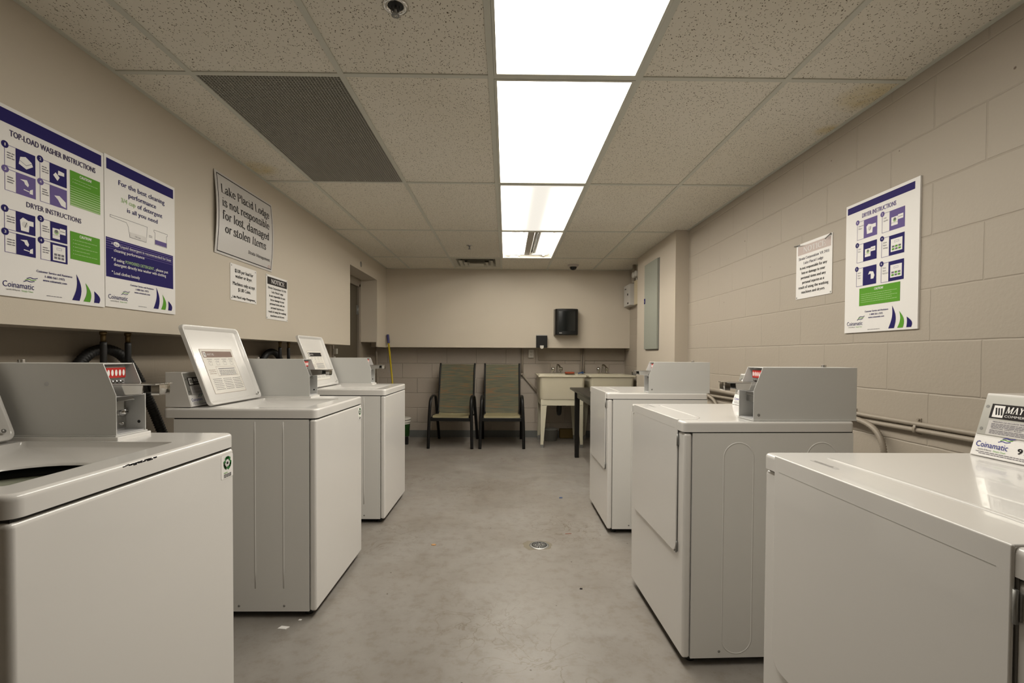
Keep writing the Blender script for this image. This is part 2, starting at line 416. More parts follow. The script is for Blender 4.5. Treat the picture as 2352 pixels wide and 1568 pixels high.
G={
' ':(.24,[]),'.':(.2,ln((.1,.03),(.1,.04))),',':(.2,ln((.1,.05),(.1,.03),(.06,-.08))),
'L':(.58,st(.15,0,C)+th((.15,0),(.52,0),(.53,.18))),
'P':(.56,st(.15,0,C)+[('l',chk([(.15,C),(.42,C),(.5,.52),(.42,.34),(.15,.34)]))]),
'I':(.3,st(.15,0,C)),
'S':(.48,cu((.4,.5),(.38,.68),(.1,.7),(.06,.5),(.16,.38),(.36,.3),(.42,.16),(.34,-.02),(.08,-.02),(.07,.18))),
'M':(.84,th((.04,0),(.22,0))+th((.13,0),(.13,C),(.08,C))+ln((.16,C),(.41,.04))+th((.41,.02),(.68,C))+st(.7,0,C)),
'N':(.72,th((.04,0),(.22,0))+th((.13,0),(.13,C),(.05,C))+ln((.15,C),(.57,.02))+th((.6,0),(.6,C))+th((.5,C),(.68,C))),
'O':(.68,rnd(.34,.34,.25,.34)),
'T':(.58,st(.29,0,C,1,0)+th((.05,.5),(.05,C),(.53,C),(.53,.5))),
'C':(.6,rnd(.34,.34,.25,.34,50,310)+th((.52,.5),(.52,C))),
'E':(.56,st(.15,0,C)+th((.15,C),(.5,C),(.5,.54))+th((.15,.35),(.38,.35))+th((.38,.28),(.38,.42))+th((.15,0),(.52,0),(.52,.17))),
'V':(.66,ln((.12,C),(.34,.02))+th((.34,0),(.56,C))+th((.03,C),(.22,C))+th((.47,C),(.64,C))),
'R':(.62,st(.15,0,C)+[('l',chk([(.15,C),(.4,C),(.48,.53),(.4,.36),(.15,.36)]))]+ln((.32,.36),(.54,.0))+th((.5,0),(.6,0))),
'A':(.66,th((.1,0),(.33,C))+ln((.33,C),(.54,.0))+th((.02,0),(.19,0))+th((.44,0),(.64,0))+th((.18,.22),(.45,.22))),
'Y':(.62,ln((.12,C),(.31,.34))+th((.31,.34),(.5,C))+st(.31,0,.34,1,0)+th((.03,C),(.22,C))+th((.42,C),(.58,C))),
'G':(.66,rnd(.34,.34,.25,.34,50,330)+ln((.55,.04),(.55,.3))+th((.42,.3),(.62,.3))+th((.52,.5),(.52,C))),
'2':(.46,cu((.08,.5),(.08,.68),(.38,.7),(.4,.46),(.2,.22),(.07,.02))+ln((.07,.02),(.4,.02))),
'4':(.48,st(.34,0,C,1,0)+th((.32,C),(.04,.2),(.44,.2))),
'1':(.38,st(.2,0,C,1,0)+th((.08,.6),(.2,C))),
'a':(.46,cu((.09,.36),(.12,.47),(.3,.48),(.33,.34),(.33,.05),(.38,0),(.44,.02))+cu((.33,.28),(.1,.24),(.06,.02),(.2,-.03),(.33,.1))),
'b':(.48,st(.12,0,.7,0,2)+rnd(.25,.23,.15,.23)),
'c':(.42,rnd(.24,.23,.16,.23,50,315)),
'd':(.5,st(.37,0,.7,0,2)+rnd(.23,.23,.15,.23)+th((.37,0),(.45,0))),
'e':(.44,rnd(.23,.23,.16,.23,0,320)+th((.08,.24),(.38,.24))),
'f':(.32,st(.13,0,.55,1,0)+cu((.13,.5),(.13,.7),(.24,.72),(.31,.64))+th((.03,X),(.27,X))),
'g':(.46,rnd(.2,.31,.12,.15)+cu((.14,.16),(.06,.08),(.14,.02),(.36,.02),(.42,-.08),(.34,-.21),(.12,-.21),(.06,-.12),(.14,.0))+th((.3,.42),(.42,.46))),
'h':(.52,st(.12,0,.7,1,2)+cu((.12,.34),(.2,.47),(.36,.48),(.38,.3))+st(.38,0,.32,1,0)),
'i':(.26,st(.13,0,X,1,2)+ln((.13,.62),(.13,.65))),
'j':(.26,[('l',chk([(.15,X),(.15,.0),(.12,-.2),(.0,-.18)]))]+th((.06,X),(.15,X))+ln((.15,.62),(.15,.65))),
'k':(.5,st(.12,0,.7,1,2)+th((.14,.2),(.36,X),(.28,X),(.44,X))+ln((.2,.26),(.4,.0))+th((.34,0),(.48,0))),
'l':(.26,st(.13,0,.7,1,2)),
'm':(.78,st(.12,0,X,1,2)+cu((.12,.34),(.2,.47),(.34,.48),(.38,.3))+st(.38,0,.32,1,0)+cu((.38,.34),(.46,.47),(.6,.48),(.64,.3))+st(.64,0,.32,1,0)),
'n':(.52,st(.12,0,X,1,2)+cu((.12,.34),(.2,.47),(.36,.48),(.38,.3))+st(.38,0,.32,1,0)),
'o':(.48,rnd(.24,.23,.17,.23)),
'p':(.5,st(.12,-.2,X,1,2)+rnd(.26,.23,.15,.23)),
'r':(.37,st(.12,0,X,1,2)+cu((.12,.3),(.18,.46),(.28,.47),(.33,.42))),
's':(.38,cu((.31,.34),(.28,.47),(.08,.48),(.07,.32),(.2,.25),(.33,.18),(.32,-.01),(.08,-.02),(.06,.12))),
't':(.32,cu((.13,.6),(.13,.3),(.13,.0),(.22,-.02),(.3,.06))+th((.03,X),(.28,X))),
'u':(.52,th((.03,X),(.12,X))+cu((.12,X),(.12,.2),(.13,-.02),(.3,-.02),(.38,.12))+st(.38,0,X,0,2)+th((.38,0),(.47,0))),
'w':(.68,ln((.1,X),(.22,.02))+th((.22,.0),(.34,X))+ln((.34,X),(.46,.02))+th((.46,.0),(.6,X))+th((.03,X),(.18,X))+th((.52,X),(.66,X))),
'y':(.48,ln((.1,X),(.25,.02))+th((.4,X),(.22,-.12),(.1,-.2),(.04,-.16))+th((.03,X),(.19,X))+th((.32,X),(.46,X))),
}
def serif(s):
    x=0; vs=[]; fs=[]
    for ch in s:
        adv,strokes=G[ch]
        for kind,pts in strokes:
            for a,b in zip(pts,pts[1:]):
                if kind=='l': pg=nib(a,b)
                else: pg=nib(a,b,.032,.026)
                o=len(vs); vs+=[(p[0]+x,p[1]) for p in pg]; fs.append([o+i for i in range(len(pg))])
        x+=adv
    return vs,fs
class Sheet:
    """thin flat print: local x right, y up, z towards the viewer"""
    def __init__(s,w,h,t,mats,base=0,r=0,warp=None):
        s.b=MB(); s.t=t; s.k=0; s.mats=mats; s.warp=warp; s.w=w; s.h=h
        if r: s.b.prism([(p[0],p[1]) for p in rr(0,0,w,h,r,0,4,2)],'z',0,t,base)
        elif warp:
            n=12; 
            for i in range(n):
                s.b.box(0,h*i/n,0,w,h*(i+1)/n,t,base)
        else: s.b.box(0,0,0,w,h,t,base)
    def z(s): s.k+=1; return s.t+.0003+s.k*.000009
    def mi(s,m):
        if m not in s.mats: s.mats.append(m)
        return s.mats.index(m)
    def top(s): return s.t+.0003+max(s.k,60)*.000009+.0001
    def poly(s,pts,m,z=None):
        z=z or s.z(); s.b.add([(x,y,z) for x,y in pts],[list(range(len(pts)))],s.mi(m))
    def rect(s,x0,y0,x1,y1,m,z=None): s.poly([(x0,y0),(x1,y0),(x1,y1),(x0,y1)],m,z)
    def frame(s,x0,y0,x1,y1,t,m):
        if s.warp:
            n=12
            for i in range(n):
                a=y0+(y1-y0)*i/n; c=y0+(y1-y0)*(i+1)/n
                s.rect(x0,a,x0+t,c,m); s.rect(x1-t,a,x1,c,m)
        z=s.z()
        if not s.warp: s.rect(x0,y0+t,x0+t,y1-t,m,z); s.rect(x1-t,y0+t,x1,y1-t,m,z)
        s.rect(x0,y0,x1,y0+t,m,z); s.rect(x0,y1-t,x1,y1,m,z)
    def disc(s,x,y,r,m,n=16,ry=None): s.poly([(x+r*math.cos(2*math.pi*k/n),y+(ry or r)*math.sin(2*math.pi*k/n)) for k in range(n)],m)
    def line(s,pts,w,m,close=False):
        if close: pts=list(pts)+[pts[0]]
        z0=s.z()
        for i_,(a,b) in enumerate(zip(pts,pts[1:])):
            z=z0+(i_%2)*4e-6
            d=math.hypot(b[0]-a[0],b[1]-a[1]) or 1e-6; ux,uy=(b[0]-a[0])/d*w/2,(b[1]-a[1])/d*w/2
            s.poly([(a[0]-ux-uy,a[1]-uy+ux),(a[0]-ux+uy,a[1]-uy-ux),(b[0]+ux+uy,b[1]+uy-ux),(b[0]+ux-uy,b[1]+uy+ux)][::1],m,z)
    def text(s,t,x0,x1,y,cap,m,font='sans',bold=0,shear=0,arc=0):
        vs,fs=(sans if font=='sans' else serif)(t); c=CAP if font=='sans' else C
        a=min(p[0] for p in vs); b=max(p[0] for p in vs)
        sx=(x1-x0)/(b-a); sy=cap/c
        offs=[0] if not bold else [-bold/2,bold/2]
        mi=s.mi(m)
        for oi,of in enumerate(offs):
            z=s.top()+oi*2.4e-5
            for qi,q in enumerate(fs):
                o=len(s.b.v); zz=z+((qi%5)*4e-6 if font!='sans' else 0)
                if font=='sans':
                    if qi==0:
                        base=o; s.b.v+=[(x0+(p[0]-a)*sx+of+shear*p[1]*sy,y+p[1]*sy,zz) for p in vs]
                    s.b.f.append([base+i for i in q])
                else:
                    s.b.v+=[(x0+(vs[i][0]-a)*sx+of+shear*vs[i][1]*sy,y+vs[i][1]*sy,zz) for i in q]
                    s.b.f.append([o+i for i in range(len(q))])
                s.b.m.append(mi); s.b.sm.append(False)
    def greek(s,x0,x1,y,h,m,seed=0):
        """a line of print too small to read: word-length dashes"""
        r=random.Random(seed*977+int(y*1e4)); x=x0
        while x<x1-h:
            wd=min(h*r.uniform(1.5,5),x1-x); s.rect(x,y,x+wd,y+h*.62,m,s.top()); x+=wd+h*.55
    def build(s,name,parent=None,loc=(0,0,0),rot=None):
        if s.warp: s.b.v=[(x,y,z+s.warp(x,y)) for x,y,z in s.b.v]
        o=s.b.build(name,s.mats,parent)
        if rot is not None: o.matrix_local=Matrix.Translation(loc)@rot.to_4x4()
        else: o.location=loc
        return o
ROT_L=Matrix(((0,0,1),(1,0,0),(0,1,0)))       # print on the left wall: x->+Y, y->+Z, z->+X
ROT_R=Matrix(((0,0,-1),(-1,0,0),(0,1,0)))     # print on the right wall: x->-Y, y->+Z, z->-X

# ------------------------------------------------------------------ room shell
H=EYE+1.14; XL,XR=-1.6,1.655; XLB=-1.8; YB,YBB=6.39,6.66; YF=-2.0; SOF=EYE+.09
fl=MB().box(XLB-.1,YF-.1,-.1,XR+.1,YBB+.1,0).build('floor',m_floor); tag(fl,kind='structure')
g0,gy0,U=-.0682,1.9785,.6096
xs=[XL]+[g0+U*i for i in (-2,-1,0,1,2)]+[XR]
ys=[YF]+[gy0+2*U*j for j in (-2,-1,0,1,2,3)]+[YB]
ct=MB(); tb=MB()
LIGHT_ROWS={2:-1,3:0,4:1,5:2}
for i in range(6):
    for j in range(7):
        x0,x1,y0,y1=xs[i],xs[i+1],ys[j],ys[j+1]
        if i==3 and j in LIGHT_ROWS: continue
        if i==1 and j==3: continue
        if i==2 and j==6: y0=gy0+2*U*3+U
        k=.0015+.0022*random.random()
        ct.box(x0+k,y0+k,H,x1-k,y1-.0012,H+.015)
ct.box(XLB-.1,YF-.1,H+.2,XR+.1,YBB+.1,H+.25,1)
ce=ct.build('ceiling',[m_tile,m_plenum]); tag(ce,kind='structure')
for x in xs[1:6]: tb.box(x-.012,YF,H-.005,x+.012,YB,H+.002)
for j,y in enumerate(ys[1:7]):
    tb.box(XL,y-.012,H-.0045,XR,y+.012,H+.002)
tb.box(XL,YF,H-.004,XL+.019,YB,H+.002); tb.box(XR-.019,YF,H-.004,XR,YB,H+.002); tb.box(XL,YB-.019,H-.004,XR,YB,H+.002)
tb.box(g0-U,gy0+7*U-.012,H-.0045,g0,gy0+7*U+.012,H+.002)
tag(tb.build('trim_1',m_tbar,bevel=.0008,seg=1),kind='structure')
# left wall: block below, boxed-out drywall above, recess for the door
wl=MB(); RZ=EYE+.915; D0,D1=4.918,5.94
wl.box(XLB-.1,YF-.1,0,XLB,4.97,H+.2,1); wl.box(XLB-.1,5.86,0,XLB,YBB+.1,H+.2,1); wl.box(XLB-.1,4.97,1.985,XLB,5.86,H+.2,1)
wl.box(XLB,YF,SOF,XL,D0,H+.02,0)
wl.box(XLB,D0,RZ,XL,D1,H+.02,0)
wl.box(XLB,D1,SOF+.06,XL-.012,YBB,H+.02,0); wl.box(XL-.012,D1,SOF,XL,YB+.02,H+.02,0)
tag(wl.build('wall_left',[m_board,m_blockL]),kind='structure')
wb=MB(); wb.box(XLB-.1,YBB,0,XR+.1,YBB+.1,H+.2,1); wb.box(XLB,YB,SOF+.005,XR-.001,YBB,H+.02,0)
tag(wb.build('wall_back',[m_board,m_blockX]),kind='structure')
wr=MB(); wr.box(XR,YF-.1,0,XR+.1,YBB+.1,H+.2,0)
tag(wr.build('wall_right',[m_blockY]),kind='structure')
tag(MB().box(1.535,4.34,0,XR,5.6,H).build('wall_pillar',m_pillar),kind='structure')
wf=MB(); wf.box(XLB-.1,YF-.1,0,XR+.1,YF,H+.2,0)
tag(wf.build('wall_front',[m_board]),kind='structure')
tag(MB().box(XLB,YBB-.006,0,XR,YBB,.095).build('baseboard_back',m_bb),kind='structure')
tag(MB().box(XLB,5.9,0,XLB+.006,YBB-.006,.095).build('baseboard_left',m_bb),kind='structure')
# door in the recess
dr=MB().box(XLB-.05,4.99,.01,XLB-.012,5.84,1.965).build('door_1',m_door,bevel=.002); tag(dr,kind='structure')
fm=MB(); fm.box(XLB-.06,4.95,0,XLB+.012,4.99,2.0); fm.box(XLB-.06,5.84,0,XLB+.012,5.89,2.0); fm.box(XLB-.06,4.95,1.965,XLB+.012,5.89,2.01)
fm.build('door_frame',m_doorframe,dr,bevel=.002)
MB().box(XLB-.012,5.22,1.385,XLB-.009,5.49,1.665).build('door_window',m_glass_black,dr)
hg=MB(); hg.cyl((XLB-.004,5.838,1.63),(XLB-.004,5.838,1.74),.007,10); hg.box(XLB-.012,5.80,1.63,XLB-.008,5.838,1.74); hg.build('hinge',m_steel,dr)
hd=MB(); hd.cyl((XLB-.02,5.04,1.04),(XLB+.045,5.04,1.04),.011,12); hd.cyl((XLB+.045,5.03,1.04),(XLB+.045,5.14,1.04),.009,12); hd.lathe([(0,.004),(.03,.004),(.03,-.006)],(XLB-.01,5.04,1.04),20,0,'x'); hd.build('handle',m_steel,dr)
sp_=MB().lathe([(0,.006),(.022,.006),(.03,.003),(.031,0)],(XL,5.284,EYE+.985),24,0,'x').build('blank_cover',m_steel)
tag(sp_,'small round grey cover plate on the left wall above the door recess','cover plate')

# ------------------------------------------------------------------ ceiling fixtures
LX=g0+U/2
def light(j, lens, label, open_=False, bow=0):
    yc=gy0+2*U*j+U
    t=thing('ceiling_light',label,'ceiling light',(LX,yc,H-.006),0,None if open_ else 'row of fluorescent troffers down the middle of the ceiling')
    a,b_=U/2-.0125,U-.0125
    h=MB()
    # troffer: pan with sloping sides
    l0=[(p[0],p[1],p[2]) for p in rr(-a,-b_,a,b_,.001,.004,1,2)]; l1=rr(-a+.05,-b_+.05,a-.05,b_-.05,.001,.085,1,2)
    h.loft([l0,l1],0); h.add(l1,[list(range(len(l1)))],0)
    h.build('housing',m_trof if not open_ else m_trof_dim,t)
    fr=MB(); w_=.012
    fr.box(-a,-b_,0,-a+w_,b_,.006); fr.box(a-w_,-b_,0,a,b_,.006); fr.box(-a+w_,-b_,0,a-w_,-b_+w_,.006); fr.box(-a+w_,b_-w_,0,a-w_,b_,.006)
    fr.build('frame',m_tbar if not open_ else m_trof,t)
    if not open_:
        q=MB(); n=14; vs=[]
        for i in range(n+1):
            x=-a+w_+(2*a-2*w_)*i/n
            for k in range(3):
                y=(-b_+w_,0,b_-w_)[k]; vs.append((x,y,.003+(bow*(1-(2*i/n-1)**2) if k==0 else 0)))
        q.add(vs,[(i*3+k,i*3+k+1,(i+1)*3+k+1,(i+1)*3+k) for i in range(n) for k in range(2)],0)
        q.build('diffuser',lens,t)
    else:
        for x in (-.215,-.095,.19):
            tm=MB(); tm.cyl((x,-.55,.042),(x,.55,.042),.0127,14); tm.build('fluorescent_tube',m_tube,t)
        bc=MB().prism([(-.055,.084),(-.035,.03),(.03,.03),(.05,.084)],'y',-.56,.56,0); bc.build('ballast_cover',m_trof_dim,t,bevel=.003)
        wr_=MB().box(.075,-.56,.05,.095,.56,.084); wr_.cyl((.06,-.5,.028),(.06,.55,.04),.004,8); wr_.build('wiring_channel',m_steel,t)
        for y in (-.565,.565):
            sk=MB().box(-.24,y-.004,.034,.24,y+.004,.084)
            for x in (-.215,-.095,.19): sk.box(x-.012,y-.014,.02,x+.012,y+.014,.07)
            sk.build('lamp_socket_bar',m_trof,t)
    return t
light(-1,m_lens4,'nearest lit fluorescent ceiling light in view, cut by the top of the photo')
light(0,m_lens4,'second fluorescent ceiling light, bright bowed lens beside the grey return grille',bow=.018)
light(1,m_lens2,'third fluorescent ceiling light with two bright stripes showing through its lens')
light(2,None,'farthest ceiling light with no lens, bare tubes showing',True)
# egg-crate return grille
t=thing('return_grille','large grey egg-crate return air grille in the ceiling left of the lights','vent',(g0-1.5*U,gy0+U,H-.003))
a,b_=U/2-.0125,U-.0125
g=MB(); c=.0132; n=int(2*a/c); m_=int(2*b_/c)
for i in range(n+1):
    x=-a+2*a*i/n; g.box(x-.0007,-b_,0,x+.0007,b_,.012)
for j in range(m_+1):
    y=-b_+2*b_*j/m_; g.box(-a,y-.0007,.0003,a,y+.0007,.0117)
g.build('grille',m_crate,t)
MB().box(-a,-b_,.07,a,b_,.075).box(-a,-b_,.012,-a+.004,b_,.07).box(a-.004,-b_,.012,a,b_,.07).box(-a+.004,-b_,.012,a-.004,-b_+.004,.07).box(-a+.004,b_-.004,.012,a-.004,b_,.07).build('duct_box',m_plenum,t)
# square supply diffuser
t=thing('supply_vent','square white stepped air supply vent in the ceiling near the back wall','vent',(g0-U/2,gy0+6.5*U,H-.004))
a=U/2-.013
q=MB(); q.loft([rr(-a,-a,a,a,.002,0,1,1),rr(-a+.055,-a+.055,a-.055,a-.055,.002,.0,1,1),rr(-a+.09,-a+.09,a-.09,a-.09,.002,.05,1,1)]); q.build('frame',m_vent,t)
for k,(r0,z0) in enumerate(((.205,-.012),(.145,-.022))):
    q=MB(); q.loft([rr(-r0,-r0,r0,r0,.002,z0,1,1),rr(-r0+.03,-r0+.03,r0-.03,r0-.03,.002,z0+.012,1,1),rr(-r0+.055,-r0+.055,r0-.055,r0-.055,.002,z0+.04,1,1)]); q.build('vane',m_vent,t)
MB().box(-.09,-.09,-.03,.09,.09,-.026).build('centre_plate',m_vent,t)
MB().box(-a+.05,-a+.05,.06,a-.05,a-.05,.064).build('duct',m_plenum,t)
# sprinklers
t=thing('sprinkler_head','recessed chrome sprinkler head in the ceiling tile at the top of the photo','sprinkler',(-.368,1.59,H-.001))
MB().lathe([(.025,.004),(.027,-.004),(.036,-.006),(.042,-.002),(.042,.0)],(0,0,0),32).build('escutcheon',m_chrome,t)
MB().lathe([(0,-.0005),(.0255,-.0005)],(0,0,0),24).build('recess',m_dark,t)
q=MB(); q.cyl((0,0,-.001),(0,0,-.022),.004,8); q.sweep([(-.012,0,-.002),(-.013,0,-.02),(0,0,-.03)],.0018,6); q.sweep([(.012,0,-.002),(.013,0,-.02),(0,0,-.03)],.0018,6); q.build('frame_arm',m_steel,t)
q=MB(); 
for k in range(16):
    a=2*math.pi*k/16; q.prism([(.006*math.cos(a-.15),.006*math.sin(a-.15)),(.0135*math.cos(a-.13),.0135*math.sin(a-.13)),(.0135*math.cos(a+.13),.0135*math.sin(a+.13)),(.006*math.cos(a+.15),.006*math.sin(a+.15))],'z',-.032,-.030)
q.lathe([(.003,-.0325),(.008,-.0325),(.008,-.0295)],(0,0,0),16); q.build('deflector',m_steel,t)
t=thing('sprinkler_head','small pendent sprinkler head on the far ceiling left of the open light','sprinkler',(-.39,5.02,H))
MB().lathe([(.012,-.012),(.02,-.006),(.034,-.002),(.034,0)],(0,0,0),24).build('escutcheon',m_chrome,t)
q=MB(); q.cyl((0,0,0),(0,0,-.035),.008,10); q.lathe([(0,-.04),(.014,-.04),(.014,-.036),(0,-.036)],(0,0,0),12); q.build('deflector',m_steel,t)
t=thing('dome_camera','small black dome security camera on the ceiling near the back wall','camera',(.84,6.05,H))
MB().lathe([(.045,-.028),(.06,-.024),(.068,-.01),(.07,0)],(0,0,0),32).build('base_ring',M('camera_base_white',(.5,.46,.42),.4),t)
MB().lathe([(0,-.068),(.02,-.065),(.036,-.054),(.044,-.038),(.046,-.024)],(0,0,0),28).build('dome',m_glass_black,t)

# ------------------------------------------------------------------ machines (local: x=0 front face looking +x, y along the width, z up)
def coin_box(par, y0, y1, z, xf=-.235, L=.395, cap=None, screw=False):
    """side plates with a notched front, recessed coin slide"""
    h=.199; t=.003; prof=[(xf,z+.004),(xf,z+.112),(xf-.034,z+h),(xf-L,z+h),(xf-L,z+.004)]
    b=MB()
    b.prism(prof,'y',y0,y0+t,0); b.prism(prof,'y',y1-t,y1,0)
    b.box(xf-L,y0+t,z+h-t,xf-.036,y1-t,z+h,0); b.box(xf-L,y0+t,z+.004,xf-L+t,y1-t,z+h-t,0)
    b.box(xf-L,y0-.004,z,xf+.002,y1+.004,z+.004,0)
    xi=xf-.058
    b.box(xi-.002,y0+t,z+.004,xi,y1-t,z+h-t,1)            # recessed face
    b.box(xi,y0+t,z+.107,xf-.001,y1-t,z+.110,1)           # shelf
    b.box(xi,y0+t,z+.004,xf-.003,y1-t,z+.007,1)
    o=b.build('coin_box',[m_grey_enamel,m_white_in],par,bevel=.0009,seg=2)
    w_=y1-y0; ym=(y0+y1)/2
    q=MB(); q.box(xi,ym-.036,z+.155,xi+.012,ym+.036,z+.19,0); q.box(xi+.012,ym-.033,z+.158,xi+.016,ym+.033,z+.186,1)
    q.build('coin_counter',[m_steel,m_red],o)
    q=MB()
    for k in range(5):
        q.lathe([(.0038,0),(.0,.0)],(0,0,0),12,0,'x') if False else None
        yy=ym-.026+k*.013
        q.add([(xi+.0164,yy+.0042*math.cos(2*math.pi*i/14),z+.172+.009*math.sin(2*math.pi*i/14)) for i in range(14)],[list(range(14))],0)
    q.build('coin_slot_marks',m_white,o)
    q=MB(); zz=z+.143
    q.box(xi,ym-.034,zz-.004,xi+.15,ym+.034,zz,0)
    q.prism([(xi,zz-.004),(xi+.02,zz-.034),(xi+.115,zz-.028),(xi+.118,zz-.004)],'y',ym-.036,ym-.032,0)
    q.prism([(xi,zz-.004),(xi+.02,zz-.034),(xi+.115,zz-.028),(xi+.118,zz-.004)],'y',ym+.032,ym+.036,0)
    for k in range(5): q.cyl((xi+.004,ym-.026+k*.013,zz),(xi+.018,ym-.026+k*.013,zz+.006),.0022,6)
    q.sweep([(xi+.135,ym-.03,zz-.016),(xi+.15,ym-.02,zz-.016),(xi+.153,ym,zz-.016),(xi+.15,ym+.02,zz-.016),(xi+.135,ym+.03,zz-.016)],(.016,.0022),8,side=(0,0,1))
    q.build('coin_slide',m_chrome,o,bevel=.0006,seg=1)
    q=MB(); q.box(xi,y0+.006,z+.066,xi+.03,ym+.01,z+.112,0); q.prism([(xi,z+.112),(xi+.07,z+.138),(xi,z+.138)],'y',y0+.005,ym-.036,0) if False else None
    q.prism([(xi,zz-.05),(xi+.045,zz-.05),(xi+.03,zz-.004),(xi,zz-.004)],'y',ym-.03,ym+.03,0)
    q.build('slide_housing',m_steel,o,bevel=.002)
    yl=y1-.019; q=MB(); q.box(xi,yl-.014,z+.012,xi+.003,yl+.015,z+.104,0); q.lathe([(0,.014),(.0075,.014),(.009,.010),(.013,.008),(.0135,.0)],(xi+.003,yl,z+.058),20,0,'x')
    for zb in (.024,.092): q.lathe([(0,.006),(.004,.005),(.006,0)],(xi+.003,yl,z+zb),14,0,'x')
    q.box(xi+.0170,yl-.006,z+.0565,xi+.0173,yl+.006,z+.0595,1)
    q.build('lock',[m_chrome,m_dark],o)
    q=MB(); q.cyl((xf-L*.77,ym,z+h),(xf-L*.77,ym,z+h+.009),.009,16); q.build('top_lock',m_chrome,o,bevel=.001)
    q=MB(); q.lathe([(0,0),(.0045,0)],(xf-.018,y1-t-.0004,z+.028),14,0,'y'); q.build('cam_hole',m_dark,o)
    if screw:
        q=MB(); q.lathe([(0,.0015),(.0035,.0015),(.0055,0)],(xf-.02,y1,z+.022),14,0,'y'); q.build('screw',m_steel,o)
    if cap is not None:
        q=MB(); q.lathe([(0,-.0012),(.0055,-.001),(.0062,0)],(xf-.185,y0,z+.143),16,0,'y'); q.build('hole_cap',m_white_in,o)
    return o
def logo(sh,x,y,s,txtm=m_blue):
    """company name with three wavy strokes above its end; s = width"""
    sh.text('Coinamatic',x,x+s*.93,y,s*.17,txtm)
    for k,mm in enumerate((txtm,m_green,txtm)):
        yy=y+s*(.22+.055*k); xx=x+s*(.62+.05*k)
        sh.line(chk([(xx,yy),(xx+s*.1,yy+s*.045),(xx+s*.2,yy+s*.01),(xx+s*.32,yy+s*.045)],2),s*.022,mm)
    sh.text('Laundry & Beyond.',x+s*.1,x+s*.5,y-s*.095,s*.05,m_text); sh.text('Simply Clean',x+s*.55,x+s*.9,y-s*.095,s*.05,m_green)
def console(par, y0, y1, z, xb, xt, xr, number, text=True):
    """sloping control panel: upper aluminium plate, lower white strip"""
    h=.152
    b=MB(); b.prism([(xb,z),(xt,z+h),(xr,z+h),(xr,z)],'y',y0,y1,0)
    o=b.build('console',m_enamel,par,bevel=.002)
    L_=math.hypot(xb-xt,h); ang=math.atan2(xb-xt,h); W_=y1-y0
    # face frame: x -> +y, y -> up the slope, z -> outward
    up=Vector((-(xb-xt)/L_,0,h/L_)); out=Vector((h/L_,0,(xb-xt)/L_)); rt=Vector((0,1,0))
    rot=Matrix((rt,up,out)).transposed()
    s=Sheet(W_-.006,L_*.62,.0012,[m_alu])
    s.rect(.019,.042,.25,.078,m_blackhead)
    s.rect(.025,.0455,.050,.0745,m_white)
    for k in range(3): s.line([(.031+k*.0062,.067),(.034+k*.0062,.053)],.0036,m_text)
    s.text('MAYTAG',.054,.128,.0580,.0150,m_white,'serif',shear=.15,bold=.001)
    s.text('COMMERCIAL',.054,.122,.0475,.0055,m_white)
    s.rect(.022,.001,.24,.038,m_signgrey)
    s.text('MESURES DE SECURITE PERSONNELLE',.032,.13,.0325,.0036,m_ltext); s.text('PERSONAL SAFETY RULES',.032,.10,.0165,.0036,m_ltext)
    for k in range(3): s.greek(.03,.21,.0285-.0035*k,.0025,m_ltext,k)
    for k in range(3): s.greek(.03,.21,.0125-.0035*k,.0025,m_ltext,k+5)
    for yy in (.014,.070): s.disc(.009,yy,.0040,m_steel)
    for yy in (.014,.070): s.disc(W_-.018,yy,.0042,m_steel)
    # round dial area on the far part
    s.disc(W_*.68,.048,.022,m_white,24); s.disc(W_*.68,.048,.012,m_steel,20)
    p0=Vector((xb,y0+.003,z))+up*(L_*.345)+out*.0004
    s.build('face_plate',o,p0,rot)
    s=Sheet(W_-.006,L_*.30,.0010,[m_white])
    logo(s,.008,.022,.080)
    if number: s.text(number,.104,.104+.0105*len(number),.020,.0130,m_text,bold=.0012)
    s.greek(.012,.20,.0095,.0024,m_ltext,3); s.greek(.02,.20,.0055,.0024,m_ltext,4)
    p0=Vector((xb,y0+.003,z))+up*(L_*.012)+out*.0004
    s.build('number_strip',o,p0,rot)
    return o
def lid_label(sh_mats, band, seed):
    w_,h_=.255,.22
    s=Sheet(w_,h_,.0004,[m_lidlabel])
    s.frame(.0,.0,w_,h_,.0012,m_brown_t)
    s.rect(.012,.178,w_-.012,.208,band); s.rect(.017,.182,.036,.204,m_white)
    for k in range(3): s.line([(.022+k*.0045,.2),(.024+k*.0045,.187)],.0022,m_text)
    s.text('MAYTAG',.042,.095,.188,.010,m_white,'serif')
    for k in range(4):
        x=.03+k*.056; s.greek(x,x+.04,.168,.003,m_ltext,k); s.frame(x+.006,.140,x+.03,.160,.0008,m_ltext); s.line([(x+.012,.163),(x+.02,.152),(x+.026,.158)],.001,m_ltext)
    s.frame(.075,.085,w_-.02,.132,.001,m_brown_t); s.rect(.09,.119,w_-.03,.1225,m_ltext)
    for k in range(4): s.greek(.09,w_-.03,.110-.007*k,.004,m_ltext,k+9)
    for k in range(3): s.greek(.015,.065,.115-.009*k,.003,m_brown_t,k+19)
    for c_ in range(3):
        for k in range(7): s.greek(.02+c_*.078,.088+c_*.078,.070-.0085*k,.003,m_ltext,k+c_*10+30)
    return s
def feet(par,D,W):
    for x in (-.05,-D+.05):
        for y in (.05,W-.05):
            q=MB(); q.cyl((x,y,0),(x,y,.012),.018,14); q.cyl((x,y,.012),(x,y,.05),.008,10); q.build('foot',m_rubber,par)
